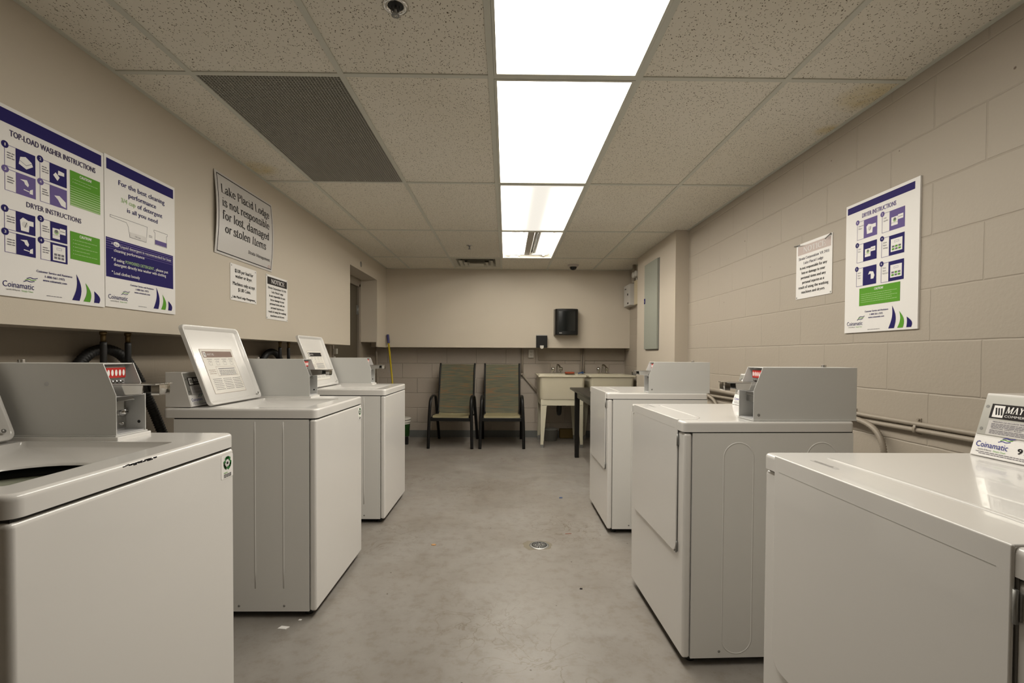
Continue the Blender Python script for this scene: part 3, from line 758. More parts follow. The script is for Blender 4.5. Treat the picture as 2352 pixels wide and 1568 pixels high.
def body(par,W,D,H_,top,embx,strong,front_t=.03,open_top=True):
    """side/rear cabinet and the wrapped front panel, black toe gap below"""
    zb=.03
    b=MB(); x0,x1=-D,-front_t-.002
    b.add([(x0,.001,zb),(x1,.001,zb),(x1,W-.001,zb),(x0,W-.001,zb),(x0,.001,top),(x1,.001,top),(x1,W-.001,top),(x0,W-.001,top)],
          [(0,3,2,1),(0,1,5,4),(1,2,6,5),(2,3,7,6),(3,0,4,7)]+([] if open_top else [(4,5,6,7)]),0)
    for (cx_,hw,za,zc,full) in embx:
        for side,yy in ((-1,.001),(1,W-.001)):
            if full: path=[(cx_+hw*math.cos(a_),zc-hw+hw*math.sin(a_)) for a_ in [math.pi*k/14 for k in range(15)]]+[(cx_-hw*math.cos(a_),za+hw-hw*math.sin(a_)) for a_ in [math.pi*k/14 for k in range(15)]]
            if full: b.sweep([(p[0],yy,p[1]) for p in path],(strong,.0030),6,0,side=(0,1,0),closed=True)
            else:
                for xx in (cx_-hw,cx_+hw): b.sweep([(xx,yy,za),(xx,yy,za+.08),(xx,yy,zc-.05),(xx,yy,zc)],[(.0001,.003),(strong,.004),(strong,.004),(.0001,.003)],6,0,side=(0,1,0))
    o=b.build('cabinet',m_enamel_side,par)
    f=MB().box(-front_t,0,zb,0,W,top); fo=f.build('front_panel',m_enamel,par,bevel=.011,seg=4)
    for x in (-.14,-.335):
        for yy,d_ in ((.001,-1),(W-.001,1)): MB().lathe([(0,.002*d_),(.003,.002*d_),(.005,0)],(x,yy,zb+.024),12,0,'y').build('screw',m_steel,o)
    MB().box(-D+.02,.015,.022,-.02,W-.015,zb).build('base_pan',m_dark,par)
    if open_top: MB().box(x0,.006,top-.001,-.006,.010,top+.0042).box(x0,W-.010,top-.001,-.006,W-.006,top+.0042).box(x0,.010,top-.001,x0+.004,W-.010,top+.0042).box(-.010,.010,top-.001,-.006,W-.010,top+.0042).build('seam',m_dark,par)
    else: MB().box(x0,.006,top,-.006,W-.006,top+.004).build('seam',m_dark,par)
    return o
def make_washer(label, loc, W=.652, H_=.912, band=None, number='919', cap=None, sticker=True, chips=False):
    t=thing('washing_machine',label,'washing machine',loc,0,'white top-load washers along the left wall')
    D=.61; SL=.042; top=H_-SL-.004
    body(t,W,D,H_,top,[(-.203,.061,.13,top-.01,False)],.0009)
    # deck with a sunken lid well and tub opening
    dk=MB(); x0,x1=-.66,.003; wx0,wx1,wy0,wy1=-.47,-.07,.06,.492
    z=H_
    def edge(e):                                  # rounded outer edge, radius e
        o_=[rr(x0+.004,.004,x1-.004,W-.004,.02,z-SL),rr(x0,0,x1,W,.024,z-SL+.0015),rr(x0,0,x1,W,.024,z-SL+.004),rr(x0,0,x1,W,.024,z-e-.003)]
        for k in range(5):
            a_=math.pi/2*k/4; d_=e*(1-math.cos(a_)); o_.append(rr(x0+d_,d_,x1-d_,W-d_,.024-d_*.6,z-e+e*math.sin(a_)))
        d_=e+.002; o_.append(rr(x0+d_,d_,x1-d_,W-d_,.018,z)); return o_
    L_=edge(.009)+[rr(wx0,wy0,wx1,wy1,.010,z),rr(wx0+.003,wy0+.003,wx1-.003,wy1-.003,.012,z-.012),rr(wx0+.006,wy0+.006,wx1-.006,wy1-.006,.014,z-.016),
        rr(wx0+.02,wy0+.024,wx1-.03,wy1-.024,.10,z-.030),rr(wx0+.034,wy0+.042,wx1-.048,wy1-.042,.140,z-.044),rr(wx0+.038,wy0+.046,wx1-.052,wy1-.046,.142,z-.047),rr(wx0+.040,wy0+.048,wx1-.054,wy1-.048,.142,z-.052)]
    dk.loft(L_,0,smooth=True)
    dko=dk.build('deck',m_enamel,t,sharp=.62)
    if chips:
        s=MB(); r_=random.Random(3)
        for k in range(26):
            u=k/25; yy=.235+.095*u+r_.uniform(-.003,.003); zz=z-.0055+r_.uniform(-.0025,.0015); q=r_.uniform(.0008,.003)
            s.box(x1-.0008,yy-q*1.8,zz-q*.5,x1+.0002,yy+q*1.8,zz+q*.5)
        s.build('paint_chips',m_text,dko)
    ym=(wy0+wy1)/2; xm=(wx0+wx1)/2-.01
    g=MB().lathe([(.235,z-.060),(.20,z-.064),(.20,z-.080)],(xm,ym,0),40,0); g.build('tub_gap',m_dark,t)
    tb_=MB().lathe([(.205,z-.084),(.19,z-.078),(.176,z-.086),(.172,z-.108),(.19,z-.125),(.195,z-.4),(.17,z-.44),(0,z-.44)],(xm,ym,0),40,0); tb_.build('wash_tub',m_tub,t)
    ag=MB().lathe([(0,z-.10),(.022,z-.11),(.03,z-.15),(.06,z-.42),(.09,z-.44)],(xm,ym,0),20,0); ag.build('agitator',m_tub,t)
    # open lid leaning back
    lw,lh=.437,.382; lid=MB(); n=0
    o0=rr(0,0,lw,lh,.022,0,5,3)
    def zz(l,d): return [(p[0],p[1],d) for p in l]
    i1=rr(.011,.011,lw-.011,lh-.011,.014,0,5,3); i2=rr(.02,.02,lw-.02,lh-.02,.01,0,5,3)
    lid.loft([zz(o0,0),zz(o0,.016),zz(rr(.002,.002,lw-.002,lh-.002,.021,0,5,3),.018),zz(rr(.008,.008,lw-.008,lh-.008,.017,0,5,3),.018),zz(i1,.016),zz(i2,.004)],0,smooth=False)
    lid.add(zz(i2,.004),[list(range(len(i2)))],0); lid.add(zz(o0,0),[list(range(len(o0)))[::-1]],0)
    tilt=math.radians(20.3)
    rot=Matrix((Vector((0,1,0)),Vector((-math.sin(tilt),0,math.cos(tilt))),Vector((math.cos(tilt),0,math.sin(tilt))))).transposed()
    lo=lid.build('lid',m_enamel,t,bevel=.0015,seg=2); lo.matrix_local=Matrix.Translation((-.492,.048,z+.003))@rot.to_4x4()
    s=lid_label(None,band or m_brownband,1); s.build('instruction_label',lo,(.078,.05,.0045))
    q=MB(); q.lathe([(0,.003),(.004,.003),(.006,0)],(lw-.026,.026,.017),12); q.build('hinge_pin',m_steel,lo)
    console(t,.022,.505,z+.003,-.547,-.590,-.66,number)
    coin_box(t,.508,.615,z+.010,-.235,cap=cap)
    q=MB().box(-.65,.50,z-.002,-.225,.622,z+.010); q.build('coin_box_base',m_enamel,t,bevel=.002)
    feet(t,D,W)
    if sticker:
        s=Sheet(.058,.062*1.1,.0003,[m_white],r=.004)
        cxx,cyy=.030,.044
        for k in range(3):
            a_=math.radians(90+120*k); 
            arc=[(cxx+.0155*math.cos(a_+d),cyy+.0155*math.sin(a_+d)) for d in [-.75+.22*i for i in range(7)]]
            s.line(arc,.008,m_rgreen if k!=1 else m_bgreen)
            e=a_-.85; s.poly([(cxx+.0225*math.cos(e+.15),cyy+.0225*math.sin(e+.15)),(cxx+.0155*math.cos(e-.5),cyy+.0155*math.sin(e-.5)),(cxx+.008*math.cos(e+.15),cyy+.008*math.sin(e+.15))][::-1],m_rgreen)
        s.rect(cxx-.0065,cyy-.009,cxx+.0065,cyy+.010,m_white); s.frame(cxx-.0065,cyy-.009,cxx+.0065,cyy+.010,.001,m_ltext); s.disc(cxx,cyy,.0045,m_text)
        s.greek(.012,.03,.016,.003,m_green,1)
        for k in range(3): s.greek(.012,.048,.011-.0036*k,.003,m_text,k)
        s.build('recycling_sticker',t,(.0004,W-.066,top-.082),ROT_L)
    return t
XW=-.82
make_washer('nearest top-load washer with chipped black paint on its front edge',(XW,.795,0),W=.652,cap=1,chips=True)
make_washer('second top-load washer from the camera, open lid with a brown-banded label',(XW,2.068,0))
make_washer('farthest top-load washer in the left row, open lid with a black-banded label',(XW,3.238,0),band=m_blackhead,sticker=False)

def make_dryer(label, loc, rz, W=.652, H_=.908, number='919'):
    t=thing('clothes_dryer',label,'dryer',loc,math.pi+rz,'white front-load dryers along the right wall')
    D=.64; SL=.038; top=H_-SL-.004
    body(t,W,D,H_,top,[(-.205,.056,.045,H_-.078,True),(-.52,.056,.045,H_-.078,True)],.0006,open_top=False)
    d0,d1=.055,W-.055
    z=H_; x1=.004
    # top slab, a shallow step behind the door strip
    e=.008; for_=[rr(-.645,0,x1,W,.016,z-SL),rr(-.645,0,x1,W,.016,z-SL+.003),rr(-.645,0,x1,W,.016,z-e-.003)]
    for k in range(5):
        a_=math.pi/2*k/4; d_=e*(1-math.cos(a_)); for_.append(rr(-.645+d_,d_,x1-d_,W-d_,.016-d_*.6,z-e+e*math.sin(a_)))
    for_.append(rr(-.645+.011,.011,x1-.011,W-.011,.01,z))
    q=MB(); q.loft(for_,0,cap0=True,cap1=True,smooth=True); dk=q.build('top_panel',m_enamel,t,sharp=.9)
    q=MB(); r_=[(-.112,d0+.02),(-.112,d1-.09),(-.09,d1-.03),(-.045,d1-.008)]
    q.sweep([(p[0],p[1],z) for p in smooth_path([(a_[0],a_[1],0) for a_ in r_],2)],(.0022,.006),8,side=(0,0,1)); q.build('raised_ridge',m_enamel,dk)
    # door: flat panel with rounded lower corners that wraps over the top edge
    zb=.402; r=.035
    pg=[(d0,zb+r),(d0,z-.02),(d1,z-.02),(d1,zb+r)]
    bl=[(d1-r+r*math.cos(a_),zb+r+r*math.sin(a_)) for a_ in [-math.pi/2*k/6 for k in range(1,7)]]+[(d0+r-r*math.sin(a_)*1,zb+r-r*math.cos(a_)) for a_ in [math.pi/2*k/6 for k in range(0,7)]]
    pg=[(d0,z+.003),(d1,z+.003)]+[(d1,zb+r)]+bl
    b=MB(); b.prism(pg,'x',.0015,.0075,0)
    b.box(-.075,d0,z-.012,.0073,d1,z+.003,0)
    do=b.build('door',m_enamel,t,bevel=.003,seg=3,recalc=True)
    sm=MB(); sm.prism([(d0-.003,z-.005),(d1+.003,z-.005)]+[(d1+.003,zb+r)]+[(p[0]+(.002 if p[0]>W/2 else -.002),p[1]-.003) for p in bl],'x',.0002,.0014,0); sm.build('door_gap_shade',M('door_gap_shadow',(.16,.155,.145),.6) if 'door_gap_shadow' not in bpy.data.materials else bpy.data.materials['door_gap_shadow'],t,recalc=True)  # dark grey plate behind the door, shade of the door groove painted in
    cr_=MB(); cr_.box(.0075,d0+.02,z-.0335,.0077,d1-.02,z-.0326); cr_.build('door_crease_shade',M('crease_shadow_grey',(.42,.41,.385),.5) if 'crease_shadow_grey' not in bpy.data.materials else bpy.data.materials['crease_shadow_grey'],do)  # shade in the crease painted as a thin darker grey line
    for zz_ in (z-.075,z-.50+.02):
        h=MB(); h.cyl((.006,d1+.004,zz_-.022),(.006,d1+.004,zz_+.022),.003,8); h.box(.0005,d1+.001,zz_-.018,.004,d1+.008,zz_+.018); h.build('door_hinge',m_steel,do)
    s=Sheet(.012,.09,.0002,[m_enamel],r=.005); s.frame(.001,.006,.011,.084,.0006,m_ltext)
    for k in range(9): s.rect(.004,.014+k*.007,.008,.018+k*.007,m_steel)
    s.build('nameplate',do,(-.055,d0+.05,z+.0032))
    console(t,.022,.505,z+.001,-.50,-.543,-.64,number)
    coin_box(t,W-.12,W-.013,z+.001,-.265,screw=True)
    feet(t,D,W)
    return t
make_dryer('nearest dryer on the right, its lid filling the bottom right corner',(.655,1.195,0),0,number='919 204')
make_dryer('middle dryer on the right with oval ribs pressed in its side',(.6345,2.39,0),math.radians(1.75))
make_dryer('farthest dryer on the right, beside the black table',(.655,3.705,0),0)

# ------------------------------------------------------------------ signs
def steps(s,x,y,w_,h_,div,num,col,art,cap=None):
    """numbered instruction card: circle, text side, picture side"""
    s.frame(x,y,x+w_,y+h_,.0016,m_violet); s.rect(x+div,y,x+w_,y+h_,col); s.disc(x+.002,y+h_-.002,.0115,col); s.text(str(num),x+(.0005 if num==1 else -.001),x+(.0035 if num==1 else .005),y+h_-.0065,.009,m_white)
    tx=x+.012
    if cap!='g':
        for k in range(3): s.greek(x+.008,x+div-.004,y+h_-.026-.008*k,.0045,m_ltext,num+k)
    ax,ay=x+div+(w_-div)/2,y+h_/2; q=(w_-div)/2
    if art=='box':
        s.poly([(ax-q*.7,ay-.012),(ax+.002,ay-.022),(ax+q*.75,ay-.006),(ax+q*.6,ay+.006),(ax,ay+.018),(ax-q*.55,ay+.012)],m_white); s.line([(ax-q*.6,ay-.0),(ax+.002,ay-.01),(ax+q*.6,ay+.002)],.0012,col)
    elif art=='cup':
        s.poly([(ax-q*.6,ay-.004),(ax-q*.1,ay-.02),(ax+q*.15,ay-.006),(ax-q*.3,ay+.008)],m_white); s.poly([(ax-q*.05,ay+.002),(ax+q*.7,ay+.004),(ax+q*.7,ay+.016),(ax,ay+.018)],m_white)
    elif art=='hand':
        s.poly([(ax-q*.6,ay+.016),(ax+q*.1,ay+.020),(ax+q*.3,ay+.006),(ax+q*.2,ay-.002),(ax-q*.1,ay+.004),(ax-q*.2,ay+.012)],m_white); s.line([(ax-q*.2,ay-.014),(ax+q*.3,ay-.016)],.003,m_white); s.poly([(ax+q*.35,ay-.022),(ax+q*.7,ay-.022),(ax+q*.7,ay-.004),(ax+q*.4,ay-.01)],m_white)
    elif art=='arm':
        s.poly([(ax-q*.5,ay+.002),(ax+q*.1,ay+.006),(ax+q*.85,ay-.01),(ax+q*.85,ay-.03),(ax+q*.3,ay-.026),(ax-q*.1,ay-.008)],m_white)
    elif art=='drum':
        s.rect(ax-q*.75,ay-.024,ax+q*.1,ay+.012,m_white); s.disc(ax-q*.3,ay-.001,.009,m_lgreen); s.disc(ax-q*.3,ay+.002,.006,m_ltext); s.rect(ax+q*.12,ay-.004,ax+q*.8,ay+.016,m_white); s.line([(ax-q*.75,ay-.012),(ax+q*.1,ay-.012)],.001,m_ltext); s.line([(ax+q*.2,ay+.006),(ax+q*.7,ay+.006)],.002,m_ltext)
    elif art=='lint':
        s.poly([(ax-q*.5,ay-.026),(ax+q*.3,ay-.026),(ax+q*.4,ay+.01),(ax-q*.3,ay+.018),(ax-q*.6,ay+.008)],m_white); s.disc(ax-q*.1,ay-.004,.010,m_signgrey); s.line([(ax-q*.1,ay-.012),(ax+q*.1,ay+.004)],.0018,m_text); s.rect(ax+q*.3,ay-.004,ax+q*.8,ay+.012,m_white)
    elif art=='panel':
        s.rect(ax-q*.75,ay-.028,ax+q*.75,ay+.026,m_white); s.frame(ax-q*.3,ay+.010,ax+q*.3,ay+.018,.001,m_violet)
        for a_ in range(3):
            for b_ in range(2): s.rect(ax-q*.6+a_*q*.42,ay-.022+b_*.011,ax-q*.6+a_*q*.42+q*.34,ay-.014+b_*.011,m_green if cap=='g' and (a_+b_)%2==0 else m_ltext)
    elif art=='card':
        s.poly([(ax+.0,ay+.018),(ax+q*.55,ay+.014),(ax+q*.75,ay-.004),(ax+q*.6,ay-.018),(ax+q*.2,ay-.018),(ax+q*.2,ay+.006),(ax-q*.2,ay+.004)],m_white)
def fins(s,x,y,k=1):
    for (x0,x1,tip,h_,mm) in ((.0,.030,.018,.097,m_navy),(.047,.075,.056,.070,m_green),(.093,.116,.094,.044,m_navy)):
        L1=[(x+k*(x0+(tip-x0)*u+ .010*math.sin(math.pi*u)*(1 if x0<.09 else .25)),y+k*h_*u) for u in [i/8 for i in range(9)]]
        R1=[(x+k*(x1+(tip-x1)*u+ .014*math.sin(math.pi*u)),y+k*h_*u) for u in [i/8 for i in range(9)]]
        s.k+=1; z=s.z()
        for i in range(8): s.poly([L1[i],R1[i],R1[i+1],L1[i+1]],mm,z)
def service(s,x0,x1,y,c=.0075):
    s.text('Customer Service and Assistance',x0,x1,y,c,m_navy,bold=.0005); s.text('1-800-561-1972',x0+.03,x1-.03,y-.015,c,m_navy,bold=.0005); s.text('www.coinamatic.com',x0+.022,x1-.022,y-.028,c,m_navy,bold=.0005)
def caution(s,x0,y0,x1,y1,fade=False):
    s.rect(x0,y0,x1,y1,m_green)
    if fade:
        n=9
        for i in range(n):
            yy=y0+(y1-y0)*.62*i/n; s.rect(x0,yy,x1,yy+(y1-y0)*.62/n*(.75-.07*i),m_lgreen)
    s.text('CAUTION!',(x0+x1)/2-.025,(x0+x1)/2+.025,y1-.017,.010,m_white,bold=.0008)
    n=5 if not fade else 2
    for k in range(n):
        yy=y1-.030-k*(y1-y0-.036)/(5 if not fade else 8); s.disc(x0+.012,yy+.0012,.0012,m_white,6); s.greek(x0+.017,x1-.012-.03*(k%2),yy,.0032,m_lgreen,k)
# poster A
s=Sheet(.401,.605,.006,[m_white])
s.rect(.014,.549,.391,.593,m_navy)
s.text('TOP-LOAD WASHER INSTRUCTIONS',.044,.363,.513,.019,m_title,bold=.0011)
for (x,y,n_,c_,a_) in ((.027,.413,1,m_navy,'box'),(.142,.413,2,m_navy,'cup'),(.027,.336,3,m_violet,'hand'),(.142,.336,4,m_violet,'arm')): steps(s,x,y,.100,.069,.035,n_,c_,a_)
caution(s,.255,.358,.384,.486,True)
s.text('DRYER INSTRUCTIONS',.095,.299,.302,.017,m_title,bold=.0006)
for (x,y,n_,c_,a_) in ((.024,.212,1,m_navy,'lint'),(.141,.212,2,m_navy,'drum'),(.024,.139,3,m_navy,'hand'),(.141,.139,4,m_navy,'panel')): steps(s,x,y,.100,.067,.036,n_,c_,a_)
caution(s,.253,.163,.380,.264)
service(s,.126,.259,.093); logo(s,.016,.030,.108,m_navy); fins(s,.258,.013); s.greek(.16,.22,.016,.003,m_ltext,2)
o=s.build('poster',None,(XL+.0005,1.518,EYE+.180),ROT_L); tag(o,'white washer and dryer instruction poster, leftmost of the two on the left wall','poster')
s=Sheet(.401,.605,.006,[m_white])
s.rect(.010,.549,.391,.592,m_navy)
s.text('For the best cleaning',.069,.332,.503,.020,m_navy,bold=.0009); s.text('performance',.121,.278,.468,.020,m_navy,bold=.0009)
s.text('3/4 cup',.082,.158,.437,.018,m_lgreen,bold=.0008); s.text('of detergent',.170,.317,.437,.019,m_navy,bold=.0008); s.text('is all you need',.113,.287,.404,.018,m_navy,bold=.0008)
s.line([(.025,.362),(.025,.370),(.112,.372),(.225,.372),(.218,.303),(.126,.303),(.118,.345),(.108,.360),(.025,.362)],.0016,m_ltext); s.poly([(.128,.304),(.217,.304),(.221,.325),(.124,.325)],m_signgrey); s.text('1/4 cup',.155,.185,.310,.006,m_ltext)
s.line([(.235,.338),(.253,.338)],.002,m_ltext); s.line([(.235,.332),(.253,.332)],.002,m_ltext)
s.line([(.265,.370),(.350,.370),(.350,.362),(.344,.358),(.346,.306),(.270,.306),(.272,.358),(.265,.362)],.0016,m_ltext,True); s.rect(.272,.308,.344,.328,m_violet)
s.rect(.004,.120,.387,.278,m_navy)
for k in range(5): s.rect(.004,.270-.009*k,.387,.2735-.009*k-.0004*k,m_violet)
for yy in (.252,.194,.140): s.disc(.034,yy+.005,.0028,m_white,8)
s.disc(.056,.257,.016,m_white,16,.010); s.text('he',.047,.065,.251,.009,m_violet)
s.text('Liquid detergent is recommended for best',.076,.372,.248,.0115,m_white); s.text('cleaning performance',.042,.205,.226,.0115,m_white,bold=.0004)
s.text('If using',.042,.095,.188,.0125,m_white,bold=.0005); s.text('POWDERED DETERGENT',.101,.262,.188,.0125,m_lgreen,bold=.0005); s.text(', please put',.265,.352,.188,.0125,m_white,bold=.0005)
s.text('detergent directly into washer with clothing',.042,.338,.169,.0125,m_white,bold=.0005); s.text('Load clothes loosely',.042,.178,.134,.0125,m_white,bold=.0005)
service(s,.126,.259,.099); logo(s,.013,.033,.105,m_navy); fins(s,.258,.016); s.greek(.17,.22,.016,.003,m_ltext,4)
o=s.build('poster',None,(XL+.0005,1.9225,EYE+.185),ROT_L); tag(o,'white detergent advice poster with navy lower band, right of the two on the left wall','poster')
# lodge sign, bowed
s=Sheet(.636,.452,.003,[m_signgrey],warp=lambda x,y:.014*math.sin(math.pi*max(0,min(1,y/.452)))+.002)
s.frame(.016,.012,.622,.441,.005,m_text)
for tx,x0,x1,y in (('Lake Placid Lodge',.05,.585,.343),('is not responsible',.052,.578,.270),('for lost, damaged',.052,.572,.198),('or stolen Items',.080,.534,.128)): s.text(tx,x0,x1,y,.046,m_text,'serif')
s.text('Strata Management',.329,.597,.062,.018,m_text,'serif'); s.disc(.592,.027,.017,M('red_maker_mark',(.35,.08,.07),.5),16,.008); s.disc(.592,.027,.014,m_signgrey,16,.0055)
o=s.build('lodge_sign',None,(XL+.0005,2.638,EYE+.553),ROT_L); tag(o,'large bowed white sign with thin black border and big black serif letters','sign')
def corner_screws(s,w_,h_,d=.012):
    for x in (d,w_-d):
        for y in (d,h_-d): s.disc(x,y,.005,m_steel,10)
s=Sheet(.287,.213,.003,[m_white])
for tx,x0,x1,y in (('$3.00 per load for',.045,.247,.166),('washer or dryer.',.05,.235,.135),('Machines only accept',.024,.268,.090),('$1.00 Coins.',.080,.218,.057),('Lake Placid Lodge Management',.022,.268,.015)): s.text(tx,x0,x1,y,.0205 if y>.03 else .014,m_text,bold=.0012)
corner_screws(s,.287,.213)
o=s.build('price_sign',None,(XL+.0005,2.790,EYE+.312),ROT_L); tag(o,'small white price sign reading $3.00 per load, left of the black-headed notice','sign')
NL=('Strata Corporation VR 2411','Lake Placid Lodge','Is not responsible for any','loss or damage to your','personal items and any','personal injuries as a','result of using the washing','machines and dryers.')
def notice(head,tcol,w_,h_,white):
    s=Sheet(w_,h_,.003,[m_white]); s.rect(.014,h_-.064,w_-.010,h_-.014,head); s.text('NOTICE',w_*.21,w_*.83,h_-.053,.028,white,'serif',bold=.0018)
    n=[.84,.55,.76,.66,.70,.62,.84,.66]
    for k,l in enumerate(NL):
        x0=w_*(.5-n[k]/2); s.text(l,x0,x0+w_*n[k],h_-.092-k*.0268,.0135,m_ltext if k<2 and tcol else m_text,'serif',bold=.0006)
    corner_screws(s,w_,h_,.008); return s
o=notice(m_blackhead,0,.308,.298,m_white).build('notice_sign',None,(XL+.0005,3.203,EYE+.233),ROT_L); tag(o,'small notice with black header on the left wall, nearest the door','sign')
s=notice(m_pinkhead,1,.300,.308,m_signgrey)
o=s.build('notice_sign',None,(XR-.0005,2.715,EYE+.322),ROT_R); tag(o,'small notice with faded pink header on the right block wall','sign')
sn=MB(); sn.cyl((XR-.0045,2.735,EYE+.628),(XR-.020,2.66,EYE+.62),.003,8); sn.cyl((XR-.0045,2.425,EYE+.628),(XR-.018,2.45,EYE+.605),.003,8)
sn2=sn.build('screw_anchor',m_steel,None); sn2.parent=o; sn2.matrix_parent_inverse=o.matrix_world.inverted() if False else (Matrix.Translation((XR-.0005,2.715,EYE+.322))@ROT_R.to_4x4()).inverted()
# dryer poster, right wall
s=Sheet(.414,.610,.007,[m_white])
s.rect(.010,.566,.390,.597,m_navy)
for k in range(5): s.rect(.010,.571+.005*k,.390,.5715+.005*k,m_violet)
s.text('DRYER INSTRUCTIONS',.104,.297,.530,.019,m_violet,bold=.0008)
for (x,y,n_,c_,a_) in ((.074,.431,1,m_violet,'lint'),(.222,.428,2,m_violet,'drum'),(.074,.325,3,m_navy,'drum'),(.222,.321,4,m_navy,'panel'),(.074,.214,5,m_navy,'card'),(.222,.211,6,m_navy,'panel')): steps(s,x,y,.121,.085,.041,n_,c_,a_,'g')
for x,y,ws in ((.083,.493,('Clean Lint','Filter.')),(.231,.490,('Load','Laundry.')),(.083,.387,('Close','Door.')),(.231,.383,('Select','Fabric','Setting.')),(.083,.276,('Insert','Smart','Card.')),(.231,.273,('Press','Start,','Pull Card.'))):
    for k,t_ in enumerate(ws): s.text(t_,x,x+.0027*len(t_)+.004,y-.002-.012*k,.0065,m_ltext)
caution(s,.095,.122,.326,.203)
service(s,.131,.266,.090); logo(s,.018,.034,.107,m_navy); fins(s,.268,.009); s.greek(.15,.22,.010,.003,m_ltext,6)
o=s.build('poster',None,(XR-.0005,2.312,EYE+.113),ROT_R); tag(o,'tall white dryer instruction poster on the right block wall','poster')

# ------------------------------------------------------------------ pillar panel and far boxes
t=thing('breaker_box','tall grey-green electrical panel on the pillar face','electrical panel',(1.535,4.79,EYE+.062))
MB().box(-.006,0,0,0,.452,.925).build('back_frame',m_steel,t,bevel=.001)
MB().box(-.024,.006,.006,-.006,.446,.919).build('door',m_cabinet_green,t,bevel=.002)
q=MB().box(-.030,.408,.50,-.024,.436,.555,0).box(-.033,.414,.512,-.030,.430,.535,1); q.build('latch',[m_navy,m_steel],t)
t=thing('junction_box','small white metal box high on the right wall beyond the pillar','electrical box',(XR,6.05,EYE+.64))
MB().box(-.095,0,0,0,.30,.27).build('body',M('box_white_paint',(.6,.58,.55),.4),t,bevel=.003)
q=MB().box(-.098,.08,.13,-.095,.11,.155).box(-.099,.18,.22,-.095,.24,.228).box(-.097,.06,.02,-.095,.11,.04); q.build('knockouts',m_text,t)
t=thing('emergency_light','beige emergency light box with two round lamps on the far right wall','emergency light',(XR,5.72,EYE+.63))
MB().box(-.06,0,0,0,.26,.30).build('body',m_beige,t,bevel=.004)
for y in (.08,.2):
    q=MB(); q.lathe([(0,-.052),(.028,-.05),(.036,-.04),(.034,-.01),(.012,.012)],(-.05,y,.365),20,0,'x'); q.cyl((-.045,y,.30),(-.045,y,.34),.008,8); q.build('lamp_head',m_bucket,t)
q=MB(); q.cyl((XR-.05,6.02,EYE+.93),(XR-.05,6.02,H),.02,12); q.cyl((XR-.05,6.02,EYE+.91),(XR-.05,6.02,EYE+.94),.026,12); tag(q.build('pipe',m_pipe),'grey pipe rising to the ceiling beyond the pillar','pipe')

# back wall fittings
t=thing('paper_towel_dispenser','large black paper towel dispenser on the back wall','dispenser',(.787,YB,EYE+.262))
MB().box(-.158,-.04,0,.158,0,.345).build('back_case',m_doorframe,t,bevel=.003)
pr_=[(-.150,-.04),(-.150,-.14),(-.13,-.165),(-.06,-.185),(.06,-.185),(.13,-.165),(.150,-.14),(.150,-.04)]
MB().prism(pr_,'z',.004,.341,0,).build('cover',m_black,t,bevel=.008)
MB().prism([(-.11,-.18),(-.05,-.1875),(.05,-.1875),(.11,-.18),(.1,-.17),(-.1,-.17)],'z',.05,.31,0).build('window',m_glass_black,t,bevel=.002)
MB().box(-.10,-.189,.018,-.065,-.183,.032).build('lever',m_steel,t)
t=thing('soap_dispenser','small black soap dispenser at the lower edge of the back wall board','dispenser',(.468,YB,EYE+.095))
MB().box(-.072,-.10,.0,.072,0,.158).build('body',m_black,t,bevel=.006)
MB().box(-.073,-.103,.158,.073,0,.168).build('cap',m_steel,t,bevel=.002)
MB().prism([(-.024,.03),(.024,.03),(.024,.0),(.008,-.014),(-.008,-.014),(-.024,.0)],'y',-.112,-.098,0).build('push_lever',m_bucket,t,bevel=.002)
t=thing('electrical_outlet','white double wall outlet below the back board','outlet',(.345,YBB,EYE-.03))
MB().box(-.037,-.03,-.01,.037,0,.105).build('box',m_bucket,t,bevel=.003)
q=MB()
for z_ in (.025,.07):
    for x in (-.010,.007): q.box(x,-.0312,z_,x+.003,-.03,z_+.012)
    q.box(-.003,-.0312,z_-.009,.003,-.03,z_-.004)
q.build('slots',m_text,t)
o=MB().box(.448,YBB-.016,EYE-.075,XR-.002,YBB,SOF+.004).build('backing_board',m_pipe,bevel=.002); tag(o,'painted plywood backing board on the block wall above the sinks','board')
q=MB(); 
q.cyl((.222,YBB-.02,SOF+.004),(.222,YBB-.02,EYE-.27),.017,14); q.cyl((.222,YBB-.02,EYE-.255),(.222,YBB-.02,EYE-.285),.021,14); q.cyl((.222,YBB-.02,EYE-.27),(.47,YBB-.03,EYE-.56),.016,14)
tag(q.build('drain_pipe',m_pipe),'painted pipe running down then slanting to the left sink','pipe')
for dx,lb in ((1.045,'left one of the pair of thin painted pipes behind the sinks'),(1.078,'right one of the pair of thin painted pipes behind the sinks')):
    q=MB(); q.cyl((dx,YBB-.028,SOF+.004),(dx,YBB-.028,EYE-.32),.011,12); tag(q.build('supply_pipe',m_pipe),lb,'pipe')

